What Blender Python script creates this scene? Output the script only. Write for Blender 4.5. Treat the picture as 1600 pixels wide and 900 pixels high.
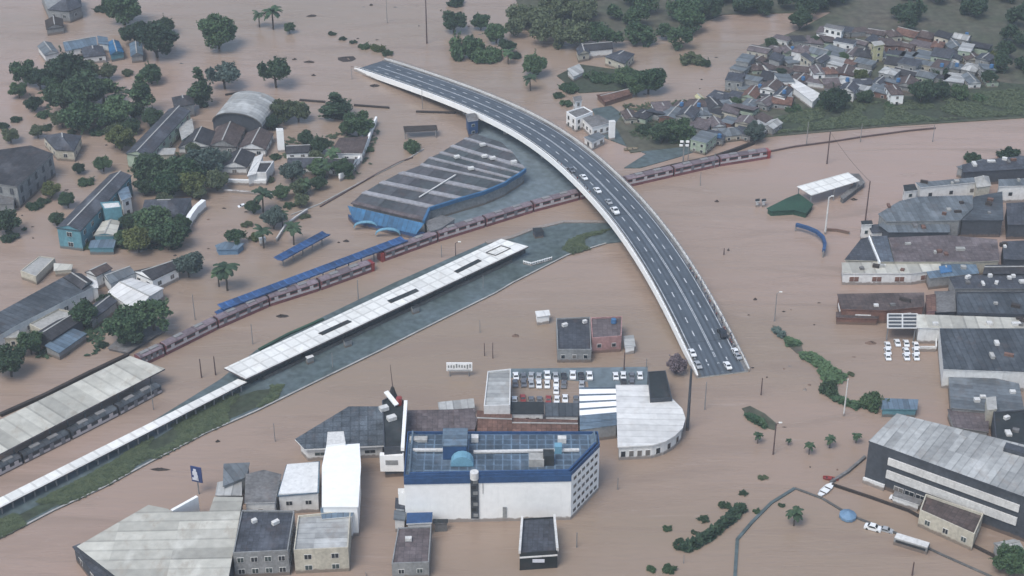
import bpy, bmesh, math, random
from mathutils import Vector, Matrix, noise
R = math.radians
for o in list(bpy.data.objects): bpy.data.objects.remove(o)
scn = bpy.context.scene
COL = scn.collection
# ---------------------------------------------------------------- camera, sky, sun, exposure
PITCH = R(30); HORIZ = 1450.0                      # pixels (of 1600) between picture centre and horizon
FPX = HORIZ/math.tan(PITCH); S450 = 4.5            # pixels per metre on the ground at the picture centre
CAMH = math.cos(PITCH)*HORIZ/S450
cd = bpy.data.cameras.new('camera'); cam = bpy.data.objects.new('camera', cd); COL.objects.link(cam)
cam.location = (0,0,CAMH); cam.rotation_euler = (R(90)-PITCH, 0, 0)
cd.sensor_width = 36; cd.lens = 36*FPX/1600; cd.clip_start = 5; cd.clip_end = 8000
scn.camera = cam
w = bpy.data.worlds.new('World'); scn.world = w; w.use_nodes = True
nt = w.node_tree; bg = nt.nodes['Background']
sky = nt.nodes.new('ShaderNodeTexSky'); sky.sky_type = 'NISHITA'; sky.sun_disc = False
SUN_EL, SUN_AZ = R(58), R(215)                     # azimuth clockwise from +Y (view direction)
sky.sun_elevation = SUN_EL; sky.sun_rotation = SUN_AZ
sky.air_density = 1.3; sky.dust_density = 2.5; sky.ozone_density = 1.5
nt.links.new(sky.outputs[0], bg.inputs[0]); bg.inputs[1].default_value = 0.15
sd = bpy.data.lights.new('sun', 'SUN'); sd.energy = 1.9; sd.angle = R(28); sd.color = (1,.97,.92)
so = bpy.data.objects.new('sun', sd); COL.objects.link(so)
so.rotation_euler = (R(90)-SUN_EL, 0, R(180)-SUN_AZ)
so.location = (0,0,500)
vs = scn.view_settings; vs.view_transform = 'Standard'; vs.look = 'None'; vs.gamma = 1; vs.use_curve_mapping = False
vs.exposure = 0.36

def P(x, y, h=0.0):
    u = (x-800)/FPX; v = (y-450)/FPX
    c, s = math.cos(PITCH), math.sin(PITCH)
    d = Vector((u, c-v*s, -s-v*c)); t = (h-CAMH)/d.z
    p = Vector((0,0,CAMH))+d*t; p.z = h
    return p
def S(y): return S450*(y+HORIZ-450)/HORIZ          # px per metre

# ---------------------------------------------------------------- materials
def lin(c): return tuple((v/12.92 if v <= .04045 else ((v+.055)/1.055)**2.4) for v in c)
MATS = {}
def mat(name, col, rough=.85, amt=.25, sc=.12, kind=None, per=1.2, c2=None, bump=0, spec=.3, line=.6, metal=0):
    """col linear rgb. kind: 'seam' lines across u, 'grid' panels, 'tile' rows, None"""
    if name in MATS: return MATS[name]
    m = bpy.data.materials.new(name); m.use_nodes = True; n = m.node_tree.nodes; L = m.node_tree.links
    b = n['Principled BSDF']; b.inputs['Roughness'].default_value = rough; b.inputs['Metallic'].default_value = metal
    b.inputs['Specular IOR Level'].default_value = spec
    tc = n.new('ShaderNodeTexCoord')
    n1 = n.new('ShaderNodeTexNoise'); n1.inputs['Scale'].default_value = sc; n1.inputs['Detail'].default_value = 6
    n1.inputs['Roughness'].default_value = .65
    L.new(tc.outputs['Object'], n1.inputs['Vector'])
    n2 = n.new('ShaderNodeTexNoise'); n2.inputs['Scale'].default_value = sc*9; n2.inputs['Detail'].default_value = 4
    L.new(tc.outputs['Object'], n2.inputs['Vector'])
    r1 = n.new('ShaderNodeMapRange'); r1.inputs[1].default_value=.3; r1.inputs[2].default_value=.7
    L.new(n1.outputs['Fac'], r1.inputs[0])
    mx = n.new('ShaderNodeMix'); mx.data_type='RGBA'
    cc = c2 or tuple(v*(1-amt*1.3) for v in col)
    mx.inputs[6].default_value = (*col,1); mx.inputs[7].default_value = (*cc,1)
    L.new(r1.outputs[0], mx.inputs[0])
    r2 = n.new('ShaderNodeMapRange'); r2.inputs[1].default_value=.3; r2.inputs[2].default_value=.7
    r2.inputs[3].default_value = 1-amt*.8; r2.inputs[4].default_value = 1+amt*.35
    L.new(n2.outputs['Fac'], r2.inputs[0])
    hs = n.new('ShaderNodeVectorMath'); hs.operation='SCALE'
    L.new(mx.outputs[2], hs.inputs[0]); L.new(r2.outputs[0], hs.inputs['Scale'])
    out = hs.outputs[0]
    if kind:
        uv = n.new('ShaderNodeUVMap'); sp = n.new('ShaderNodeSeparateXYZ'); L.new(uv.outputs[0], sp.inputs[0])
        def seam(sock, p, w):
            a = n.new('ShaderNodeMath'); a.operation='DIVIDE'; L.new(sock,a.inputs[0]); a.inputs[1].default_value=p
            f = n.new('ShaderNodeMath'); f.operation='FRACT'; L.new(a.outputs[0],f.inputs[0])
            g = n.new('ShaderNodeMath'); g.operation='LESS_THAN'; L.new(f.outputs[0],g.inputs[0]); g.inputs[1].default_value=w
            return g.outputs[0], a.outputs[0]
        g, a = seam(sp.outputs[0], per, .16)
        if kind == 'grid':
            g2, a2 = seam(sp.outputs[1], per, .16)
            mm = n.new('ShaderNodeMath'); mm.operation='MAXIMUM'; L.new(g,mm.inputs[0]); L.new(g2,mm.inputs[1]); g = mm.outputs[0]
        # per-sheet tone
        fl = n.new('ShaderNodeMath'); fl.operation='FLOOR'; L.new(a, fl.inputs[0])
        fl2 = n.new('ShaderNodeMath'); fl2.operation='FLOOR'; dv = n.new('ShaderNodeMath'); dv.operation='DIVIDE'
        L.new(sp.outputs[1], dv.inputs[0]); dv.inputs[1].default_value = per*(1 if kind=='grid' else 4); L.new(dv.outputs[0], fl2.inputs[0])
        cb = n.new('ShaderNodeCombineXYZ'); L.new(fl.outputs[0], cb.inputs[0]); L.new(fl2.outputs[0], cb.inputs[1])
        wn = n.new('ShaderNodeTexWhiteNoise'); wn.noise_dimensions='2D'; L.new(cb.outputs[0], wn.inputs['Vector'])
        r3 = n.new('ShaderNodeMapRange'); r3.inputs[3].default_value=.72 if 'white' not in name else .88; r3.inputs[4].default_value=1.16 if 'white' not in name else 1.06
        L.new(wn.outputs['Value'], r3.inputs[0])
        h3 = n.new('ShaderNodeVectorMath'); h3.operation='SCALE'; L.new(out,h3.inputs[0]); L.new(r3.outputs[0],h3.inputs['Scale'])
        m2 = n.new('ShaderNodeMix'); m2.data_type='RGBA'; L.new(g, m2.inputs[0]); L.new(h3.outputs[0], m2.inputs[6])
        h4 = n.new('ShaderNodeVectorMath'); h4.operation='SCALE'; L.new(h3.outputs[0],h4.inputs[0]); h4.inputs['Scale'].default_value=line
        L.new(h4.outputs[0], m2.inputs[7]); out = m2.outputs[2]
    def blend(fac, colr, src):
        q = n.new('ShaderNodeMix'); q.data_type='RGBA'; L.new(fac,q.inputs[0]); L.new(src,q.inputs[6]); q.inputs[7].default_value=(*colr,1); return q.outputs[2]
    if name.startswith(('wall_','concrete_p')):     # muddy tide mark left by the flood, wandering height
        ge = n.new('ShaderNodeNewGeometry'); sz = n.new('ShaderNodeSeparateXYZ'); L.new(ge.outputs['Position'], sz.inputs[0])
        md = n.new('ShaderNodeMath'); md.operation='MULTIPLY_ADD'; L.new(n2.outputs['Fac'],md.inputs[0]); md.inputs[1].default_value=1.6; md.inputs[2].default_value=.35
        df = n.new('ShaderNodeMath'); df.operation='SUBTRACT'; L.new(md.outputs[0],df.inputs[0]); L.new(sz.outputs[2],df.inputs[1])
        mr = n.new('ShaderNodeMapRange'); mr.inputs[1].default_value=-.15; mr.inputs[2].default_value=.3; mr.inputs[4].default_value=.8; L.new(df.outputs[0],mr.inputs[0])
        out = blend(mr.outputs[0], (.15,.11,.085), out)
        # rain streaks running down from ledges
        mp = n.new('ShaderNodeMapping'); mp.inputs['Scale'].default_value=(1,1,.12); L.new(tc.outputs['Object'],mp.inputs[0])
        n3 = n.new('ShaderNodeTexNoise'); n3.inputs['Scale'].default_value=1.1; n3.inputs['Detail'].default_value=4; L.new(mp.outputs[0],n3.inputs['Vector'])
        m3 = n.new('ShaderNodeMapRange'); m3.inputs[1].default_value=.56; m3.inputs[2].default_value=.78; m3.inputs[4].default_value=.45 if 'bright' not in name else .14; L.new(n3.outputs['Fac'],m3.inputs[0])
        out = blend(m3.outputs[0], tuple(v*.45 for v in col), out)
    if name.startswith(('metal_','tile_','slab','roof','depot','platform')) and name!='metal_post':
        n3 = n.new('ShaderNodeTexNoise'); n3.inputs['Scale'].default_value=.28; n3.inputs['Detail'].default_value=7; n3.inputs['Roughness'].default_value=.7
        mp = n.new('ShaderNodeMapping'); mp.inputs['Location'].default_value=(31,17,5); mp.inputs['Scale'].default_value=(1,.55,1); L.new(tc.outputs['Object'],mp.inputs[0]); L.new(mp.outputs[0],n3.inputs['Vector'])
        m3 = n.new('ShaderNodeMapRange'); m3.inputs[1].default_value=.54; m3.inputs[2].default_value=.66; m3.inputs[4].default_value=.5 if 'white' not in name else .22; L.new(n3.outputs['Fac'],m3.inputs[0])
        out = blend(m3.outputs[0], (col[0]*.55+.03,col[1]*.5+.014,col[2]*.45+.01), out)
        n4 = n.new('ShaderNodeTexNoise'); n4.inputs['Scale'].default_value=.17; n4.inputs['Detail'].default_value=5; L.new(mp.outputs[0],n4.inputs['Vector'])
        m4 = n.new('ShaderNodeMapRange'); m4.inputs[1].default_value=.58; m4.inputs[2].default_value=.7; m4.inputs[4].default_value=.3; L.new(n4.outputs['Fac'],m4.inputs[0])
        out = blend(m4.outputs[0], tuple(min(.75,v*1.5+.04) for v in col), out)
    L.new(out, b.inputs['Base Color'])
    if bump:
        bp = n.new('ShaderNodeBump'); bp.inputs['Strength'].default_value=bump; bp.inputs['Distance'].default_value=.3
        L.new(n2.outputs['Fac'], bp.inputs['Height']); L.new(bp.outputs[0], b.inputs['Normal'])
    MATS[name] = m; return m
# roofs
M_ = mat
M_('metal_white',(.70,.70,.68),.6,.18,.05,'seam',3.0,line=.82)
M_('metal_pale',(.42,.43,.42),.6,.25,.06,'seam',2.2,line=.75)
M_('metal_cream',(.50,.49,.43),.6,.18,.05,'seam',4.0,line=.8)
M_('metal_grey',(.155,.178,.195),.6,.3,.07,'seam',1.8,line=.75)
M_('metal_blue',(.14,.20,.26),.6,.3,.08,'seam',1.6,line=.7)
M_('metal_dark',(.085,.10,.115),.65,.4,.09,'seam',2.0,line=.6)
M_('tile_dark',(.06,.062,.07),.85,.45,.15,'grid',1.6,line=.7)
M_('tile_slate',(.085,.095,.115),.85,.4,.15,'grid',1.4,line=.7)
M_('tile_brown',(.125,.098,.092),.9,.4,.14,'grid',1.5,line=.7)
M_('tile_mauve',(.165,.14,.145),.9,.35,.14,'grid',1.6,line=.75)
M_('tile_terra',(.20,.115,.09),.9,.4,.14,'grid',1.5,line=.7)
M_('tile_bluegrey',(.13,.155,.19),.85,.4,.2,'grid',1.5,line=.7)
M_('slab_grey',(.21,.21,.21),.9,.45,.12)
M_('slab_black',(.03,.038,.042),.8,.35,.1)
M_('roof_grid_blue',(.085,.125,.17),.6,.35,.1,'grid',2.4,line=1.9)
M_('roof_station',(.14,.17,.20),.8,.5,.2,'grid',2.6,line=.65)
M_('depot_sheet',(.085,.08,.09),.8,.35,.07,'seam',5.0,line=.8,c2=(.055,.075,.08))
M_('depot_gutter',(.34,.34,.36),.8,.3,.1)
M_('platform_white',(.78,.78,.74),.55,.12,.06,'grid',4.2,line=.78)
# walls
M_('wall_white',(.72,.73,.72),.8,.16,.09)
M_('wall_bright',(.84,.85,.84),.75,.07,.06)
M_('wall_cream',(.55,.52,.43),.85,.25,.12)
M_('wall_grey',(.30,.31,.31),.9,.3,.12)
M_('wall_dark',(.07,.08,.095),.85,.3,.12)
M_('wall_teal',(.13,.30,.36),.8,.25,.12)
M_('wall_blue',(.045,.15,.30),.6,.3,.1)
M_('wall_navy',(.035,.09,.21),.6,.25,.1)
M_('wall_brick',(.24,.13,.10),.95,.35,.3)
M_('wall_pink',(.42,.25,.24),.9,.3,.12)
M_('wall_yellow',(.52,.50,.30),.85,.25,.12)
M_('wall_green',(.38,.46,.36),.85,.25,.12)
M_('blue_sheet',(.03,.15,.31),.5,.35,.08,'seam',2.0,line=.7)
M_('navy_sheet',(.035,.09,.22),.5,.35,.1,'seam',2.6,line=1.6)
M_('concrete',(.42,.42,.40),.85,.3,.1)
M_('concrete_pale',(.66,.66,.64),.8,.2,.15)
M_('concrete_dark',(.13,.13,.125),.9,.35,.1)
M_('wood_dark',(.06,.05,.045),.95,.4,.3)
M_('asphalt',(.058,.074,.094),.85,.22,.05,bump=.05)
M_('pavement',(.11,.145,.16),.9,.45,.05,c2=(.06,.085,.08))
M_('yard_grey',(.17,.215,.245),.85,.4,.04,c2=(.11,.145,.16))
M_('land',(.12,.105,.085),.95,.5,.03,c2=(.055,.075,.045))
M_('grass',(.05,.072,.042),.95,.5,.06,c2=(.045,.05,.035),bump=.6)
M_('paint_white',(.66,.68,.70),.7,.5,.4,c2=(.32,.35,.37))
M_('glass',(.02,.028,.035),.18,.2,.3,spec=.6)
M_('glass_green',(.05,.075,.075),.15,.2,.3,spec=.6)
M_('curtain',(.17,.16,.15),.6,.2,.5)
M_('frame_white',(.6,.6,.58),.6,.1,.3)
M_('metal_post',(.25,.25,.25),.6,.2,.3)
M_('rust_post',(.13,.09,.085),.8,.3,.3)
M_('bark',(.09,.075,.06),.95,.3,.6)
M_('tank_blue',(.06,.16,.32),.5,.15,.4)
M_('rail_red',(.22,.085,.09),.5,.3,.15)
M_('rail_roof',(.23,.185,.205),.6,.3,.12,'seam',4.0,line=.75)
M_('rail_white',(.50,.47,.48),.55,.2,.2)
M_('rubber',(.02,.02,.02),.9,.1,.5)
M_('lamp_glass',(.75,.75,.7),.3,.05,1)
M_('car_white',(.75,.77,.78),.3,.06,.3,spec=.6)
M_('car_silver',(.36,.38,.40),.3,.1,.3,spec=.6)
M_('car_grey',(.13,.14,.16),.3,.1,.3,spec=.6)
M_('car_black',(.025,.027,.032),.3,.1,.3,spec=.6)
M_('car_red',(.26,.035,.03),.3,.1,.3,spec=.6)
M_('car_blue',(.05,.10,.25),.3,.1,.3,spec=.6)
M_('tarp_blue',(.16,.27,.40),.6,.2,.4)
M_('sign_blue',(.035,.06,.17),.5,.15,.5)
M_('sign_white',(.62,.64,.70),.5,.1,.5)
M_('cyan_paint',(.18,.38,.50),.5,.2,.3)
M_('skin',(.33,.2,.14),.6,.1,2)
M_('cloth_dark',(.03,.032,.045),.9,.2,3)
M_('cloth_red',(.22,.05,.05),.9,.2,3)
M_('cloth_pale',(.45,.45,.47),.9,.2,3)
M_('cloth_blue',(.07,.11,.2),.9,.2,3)
M_('hair',(.02,.016,.013),.8,.1,3)
M_('stage_green',(.03,.085,.055),.85,.3,.15)
def leafmat(name, a, b):
    m = bpy.data.materials.new(name); m.use_nodes=True; n=m.node_tree.nodes; L=m.node_tree.links
    bs = n['Principled BSDF']; bs.inputs['Roughness'].default_value=.75; bs.inputs['Specular IOR Level'].default_value=.2
    tc = n.new('ShaderNodeTexCoord'); ns = n.new('ShaderNodeTexNoise'); ns.inputs['Scale'].default_value=.55; ns.inputs['Detail'].default_value=5
    L.new(tc.outputs['Object'], ns.inputs['Vector']); oi = n.new('ShaderNodeObjectInfo')
    ad = n.new('ShaderNodeMath'); ad.operation='MULTIPLY_ADD'; L.new(oi.outputs['Random'],ad.inputs[0]); ad.inputs[1].default_value=.35; L.new(ns.outputs['Fac'],ad.inputs[2])
    mr = n.new('ShaderNodeMapRange'); mr.inputs[1].default_value=.42; mr.inputs[2].default_value=.85; L.new(ad.outputs[0], mr.inputs[0])
    mx = n.new('ShaderNodeMix'); mx.data_type='RGBA'; mx.inputs[6].default_value=(*a,1); mx.inputs[7].default_value=(*b,1)
    L.new(mr.outputs[0], mx.inputs[0]); L.new(mx.outputs[2], bs.inputs['Base Color']); MATS[name]=m
leafmat('leaf_dark',(.022,.045,.028),(.05,.085,.045))
leafmat('leaf_mid',(.03,.065,.035),(.075,.125,.06))
leafmat('leaf_olive',(.06,.085,.045),(.10,.125,.07))
leafmat('leaf_blue',(.05,.08,.07),(.09,.125,.11))
leafmat('grass_dull',(.04,.06,.035),(.075,.095,.05))
leafmat('leaf_yellow',(.06,.085,.03),(.115,.135,.05))
leafmat('leaf_mauve',(.13,.105,.12),(.18,.15,.165))
def watermat():
    m = bpy.data.materials.new('muddy_water'); m.use_nodes=True; n=m.node_tree.nodes; L=m.node_tree.links
    b = n['Principled BSDF']; b.inputs['Roughness'].default_value=.13; b.inputs['IOR'].default_value=1.33
    tc = n.new('ShaderNodeTexCoord')
    mp = n.new('ShaderNodeMapping'); mp.inputs['Rotation'].default_value=(0,0,R(-25)); mp.inputs['Scale'].default_value=(.5,1.3,1)
    L.new(tc.outputs['Object'], mp.inputs[0])
    def ns(sc, det, src):
        k = n.new('ShaderNodeTexNoise'); k.inputs['Scale'].default_value=sc; k.inputs['Detail'].default_value=det; L.new(src,k.inputs['Vector']); return k
    a = ns(.006,6,mp.outputs[0])
    mp2 = n.new('ShaderNodeMapping'); mp2.inputs['Rotation'].default_value=(0,0,R(-22)); mp2.inputs['Scale'].default_value=(.28,1.7,1); L.new(tc.outputs['Object'],mp2.inputs[0])
    wv = n.new('ShaderNodeTexNoise'); wv.inputs['Scale'].default_value=.045; wv.inputs['Detail'].default_value=7; wv.inputs['Distortion'].default_value=1.2; L.new(mp2.outputs[0],wv.inputs['Vector'])
    fo = n.new('ShaderNodeTexNoise'); fo.inputs['Scale'].default_value=.11; fo.inputs['Detail'].default_value=8; fo.inputs['Roughness'].default_value=.7; fo.inputs['Distortion'].default_value=1.5; L.new(mp2.outputs[0],fo.inputs['Vector'])
    def mix(fac,A_,Bc,lo,hi,mx_=1.):
        q=n.new('ShaderNodeMapRange'); q.inputs[1].default_value=lo; q.inputs[2].default_value=hi; q.inputs[4].default_value=mx_; L.new(fac,q.inputs[0])
        k=n.new('ShaderNodeMix'); k.data_type='RGBA'; L.new(q.outputs[0],k.inputs[0])
        if isinstance(A_,tuple): k.inputs[6].default_value=(*A_,1)
        else: L.new(A_,k.inputs[6])
        k.inputs[7].default_value=(*Bc,1); return k.outputs[2]
    c0 = mix(a.outputs['Fac'],(.335,.245,.200),(.262,.202,.152),.38,.62)
    c1 = mix(wv.outputs['Fac'],c0,(.235,.175,.138),.50,.72,.75)
    c2_ = mix(fo.outputs['Fac'],c1,(.40,.33,.29),.60,.74,.5)
    L.new(c2_, b.inputs['Base Color'])
    d = ns(.42,7,mp2.outputs[0]); d2 = ns(.06,3,mp.outputs[0])
    sm = n.new('ShaderNodeMath'); sm.operation='MULTIPLY_ADD'; L.new(d2.outputs['Fac'],sm.inputs[0]); sm.inputs[1].default_value=2.5; L.new(d.outputs['Fac'],sm.inputs[2])
    bp = n.new('ShaderNodeBump'); bp.inputs['Strength'].default_value=.3; bp.inputs['Distance'].default_value=.6
    L.new(sm.outputs[0],bp.inputs['Height']); L.new(bp.outputs[0], b.inputs['Normal'])
    rr = n.new('ShaderNodeMapRange'); rr.inputs[1].default_value=.4; rr.inputs[2].default_value=.6; rr.inputs[3].default_value=.1; rr.inputs[4].default_value=.32; L.new(wv.outputs['Fac'],rr.inputs[0]); L.new(rr.outputs[0],b.inputs['Roughness'])
    MATS['muddy_water']=m
watermat()
def mt(x): return MATS[x] if isinstance(x,str) else x

# ---------------------------------------------------------------- mesh helpers
class MB:
    def __init__(s): s.v=[]; s.f=[]; s.uv=[]; s.mi=[]
    def face(s, pts, mi=0, uvs=None):
        b=len(s.v); s.v += [tuple(p) for p in pts]; s.f.append(list(range(b,b+len(pts))))
        if uvs is None:
            p0=Vector(pts[0]); e=(Vector(pts[1])-p0)
            nrm=None
            for k in range(2,len(pts)):
                c=e.cross(Vector(pts[k])-p0)
                if c.length>1e-6: nrm=c.normalized(); break
            if nrm is None: nrm=Vector((0,0,1))
            e=e.normalized() if e.length>1e-9 else Vector((1,0,0)); t=nrm.cross(e)
            uvs=[((Vector(p)-p0).dot(e),(Vector(p)-p0).dot(t)) for p in pts]
        s.uv.append(uvs); s.mi.append(mi)
    def prism(s, poly, z0, z1, top=0, side=0, bottom=False):
        poly=[Vector((p[0],p[1],0)) for p in poly]
        if sarea(poly)<0: poly=poly[::-1]
        n=len(poly)
        # top uv along longest edge
        k=max(range(n), key=lambda i:(poly[(i+1)%n]-poly[i]).length)
        e=(poly[(k+1)%n]-poly[k]).normalized(); t=Vector((-e.y,e.x,0))
        s.face([(p.x,p.y,z1) for p in poly], top, [((p-poly[k]).dot(e),(p-poly[k]).dot(t)) for p in poly])
        if bottom: s.face([(p.x,p.y,z0) for p in poly[::-1]], side)
        u=0
        for i in range(n):
            a,b=poly[i],poly[(i+1)%n]; l=(b-a).length
            s.face([(a.x,a.y,z0),(b.x,b.y,z0),(b.x,b.y,z1),(a.x,a.y,z1)], side, [(u,z0),(u+l,z0),(u+l,z1),(u,z1)]); u+=l
    def box(s, c, dx, dy, dz, rot=0, mi=0):
        c=Vector(c); ca,sa=math.cos(rot),math.sin(rot)
        pts=[]
        for sx,sy in ((-1,-1),(1,-1),(1,1),(-1,1)):
            x,y=sx*dx/2,sy*dy/2; pts.append((c.x+x*ca-y*sa, c.y+x*sa+y*ca))
        s.prism(pts, c.z-dz/2, c.z+dz/2, mi, mi, True)
    def beam(s, a, b, w, h, mi=0):
        a,b=Vector(a),Vector(b); d=(b-a); 
        if d.length<1e-6: return
        d.normalize(); up=Vector((0,0,1)) if abs(d.z)<.95 else Vector((1,0,0))
        t=d.cross(up).normalized(); u=t.cross(d)
        q=[(-1,-1),(1,-1),(1,1),(-1,1)]
        A=[a+t*(i*w/2)+u*(j*h/2) for i,j in q]; B=[b+t*(i*w/2)+u*(j*h/2) for i,j in q]
        for i in range(4):
            j=(i+1)%4; s.face([A[j],A[i],B[i],B[j]],mi)
        s.face(A,mi); s.face(B[::-1],mi)
    def tube(s, a, b, r0, r1=None, n=8, mi=0, caps=True):
        a,b=Vector(a),Vector(b); r1=r0 if r1 is None else r1; d=(b-a).normalized()
        up=Vector((0,0,1)) if abs(d.z)<.95 else Vector((1,0,0)); t=d.cross(up).normalized(); u=t.cross(d)
        A=[a+(t*math.cos(k*2*math.pi/n)+u*math.sin(k*2*math.pi/n))*r0 for k in range(n)]
        B=[b+(t*math.cos(k*2*math.pi/n)+u*math.sin(k*2*math.pi/n))*r1 for k in range(n)]
        for k in range(n):
            j=(k+1)%n; s.face([A[j],A[k],B[k],B[j]],mi)
        if caps: s.face(A,mi); s.face(B[::-1],mi)
    def build(s, name, mats, parent=None, smooth=False, link=True):
        off = Vector((0,0,0))
        if parent is not None: off = Vector(parent.location) if parent.type=='EMPTY' else Vector(parent.get('_o',(0,0,0)))
        me=bpy.data.meshes.new(name)
        me.from_pydata([(v[0]-off.x,v[1]-off.y,v[2]-off.z) for v in s.v],[],s.f)
        ul=me.uv_layers.new(name='UVMap'); k=0
        for uvs in s.uv:
            for q in uvs: ul.data[k].uv=q; k+=1
        for i,p in enumerate(me.polygons): p.material_index=s.mi[i]; p.use_smooth=smooth
        if not isinstance(mats,(list,tuple)): mats=[mats]
        for m in mats: me.materials.append(mt(m))
        if not link: return me
        o=bpy.data.objects.new(name,me); COL.objects.link(o)
        if parent is not None:
            o.parent=parent; 
        return o
def sarea(p):
    return sum(p[i][0]*p[(i+1)%len(p)][1]-p[(i+1)%len(p)][0]*p[i][1] for i in range(len(p)))/2
def offs(poly, d):
    """offset polygon outward by d (any winding)"""
    poly=[Vector((p[0],p[1],0)) for p in poly]
    if sarea(poly)<0: poly=poly[::-1]
    n=len(poly); out=[]
    for i in range(n):
        a,b,c=poly[i-1],poly[i],poly[(i+1)%n]
        e1=(b-a).normalized(); e2=(c-b).normalized(); n1=Vector((e1.y,-e1.x,0)); n2=Vector((e2.y,-e2.x,0))
        m=(n1+n2); 
        if m.length<1e-3: m=n1
        m.normalize(); k=max(.35,m.dot(n1)); out.append(b+m*(d/k))
    return out
def tag(o,label=None,cat=None,group=None,kind=None):
    if label: o['label']=label
    if cat: o['category']=cat
    if group: o['group']=group
    if kind: o['kind']=kind
    return o
def thing(name,label,cat,loc,group=None,rot=0):
    o=bpy.data.objects.new(name,None); COL.objects.link(o); o.location=loc; o.rotation_euler=(0,0,rot); o.empty_display_size=.5
    return tag(o,label,cat,group)
def subpart(mb, name, mats, par, root):
    """mesh in world coords, child of a mesh part whose object origin is the root location"""
    o=mb.build(name,mats,root); o.parent=par; return o
rnd=random.Random(7)

# ---------------------------------------------------------------- windows (shared meshes)
WC={}
def winmesh(w,h,fr,gl,name='window'):
    k=(round(w,2),round(h,2),fr,gl,name)
    if k not in WC:
        m=MB(); m.box((0,-.03,0),w+.24,.14,h+.24,0,0); m.box((0,-.08,0),w,.14,h,0,1)
        if w>1.3 and h>.8: m.box((0,-.12,0),.1,.12,h,0,0)
        WC[k]=m.build(name,[fr,gl],link=False)
    return WC[k]
def putwin(root, a, b, n, rows, w, h, z0, dz, cen, fr='frame_white', gl='glass', name='window', inset=.0, par=None):
    """n windows in each of rows on wall a->b"""
    a=Vector((a[0],a[1],0)); b=Vector((b[0],b[1],0)); e=(b-a); L=e.length; e.normalize(); nn=Vector((e.y,-e.x,0))
    if nn.dot((a+b)/2-cen)<0: nn=-nn
    rz=math.atan2(nn.y,nn.x)+math.pi/2
    for r in range(rows):
        for i in range(n):
            me=winmesh(w,h,fr,rnd.choice(['glass','glass','glass_green','curtain']) if gl=='glass' else gl,name)
            p=a+e*(inset+(L-2*inset)*(i+.5)/n); z=z0+r*dz
            o=bpy.data.objects.new(name,me); COL.objects.link(o); o.parent=par or root
            o.location=Vector((p.x,p.y,z))-Vector(root.location); o.rotation_euler=(0,0,rz)

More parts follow.
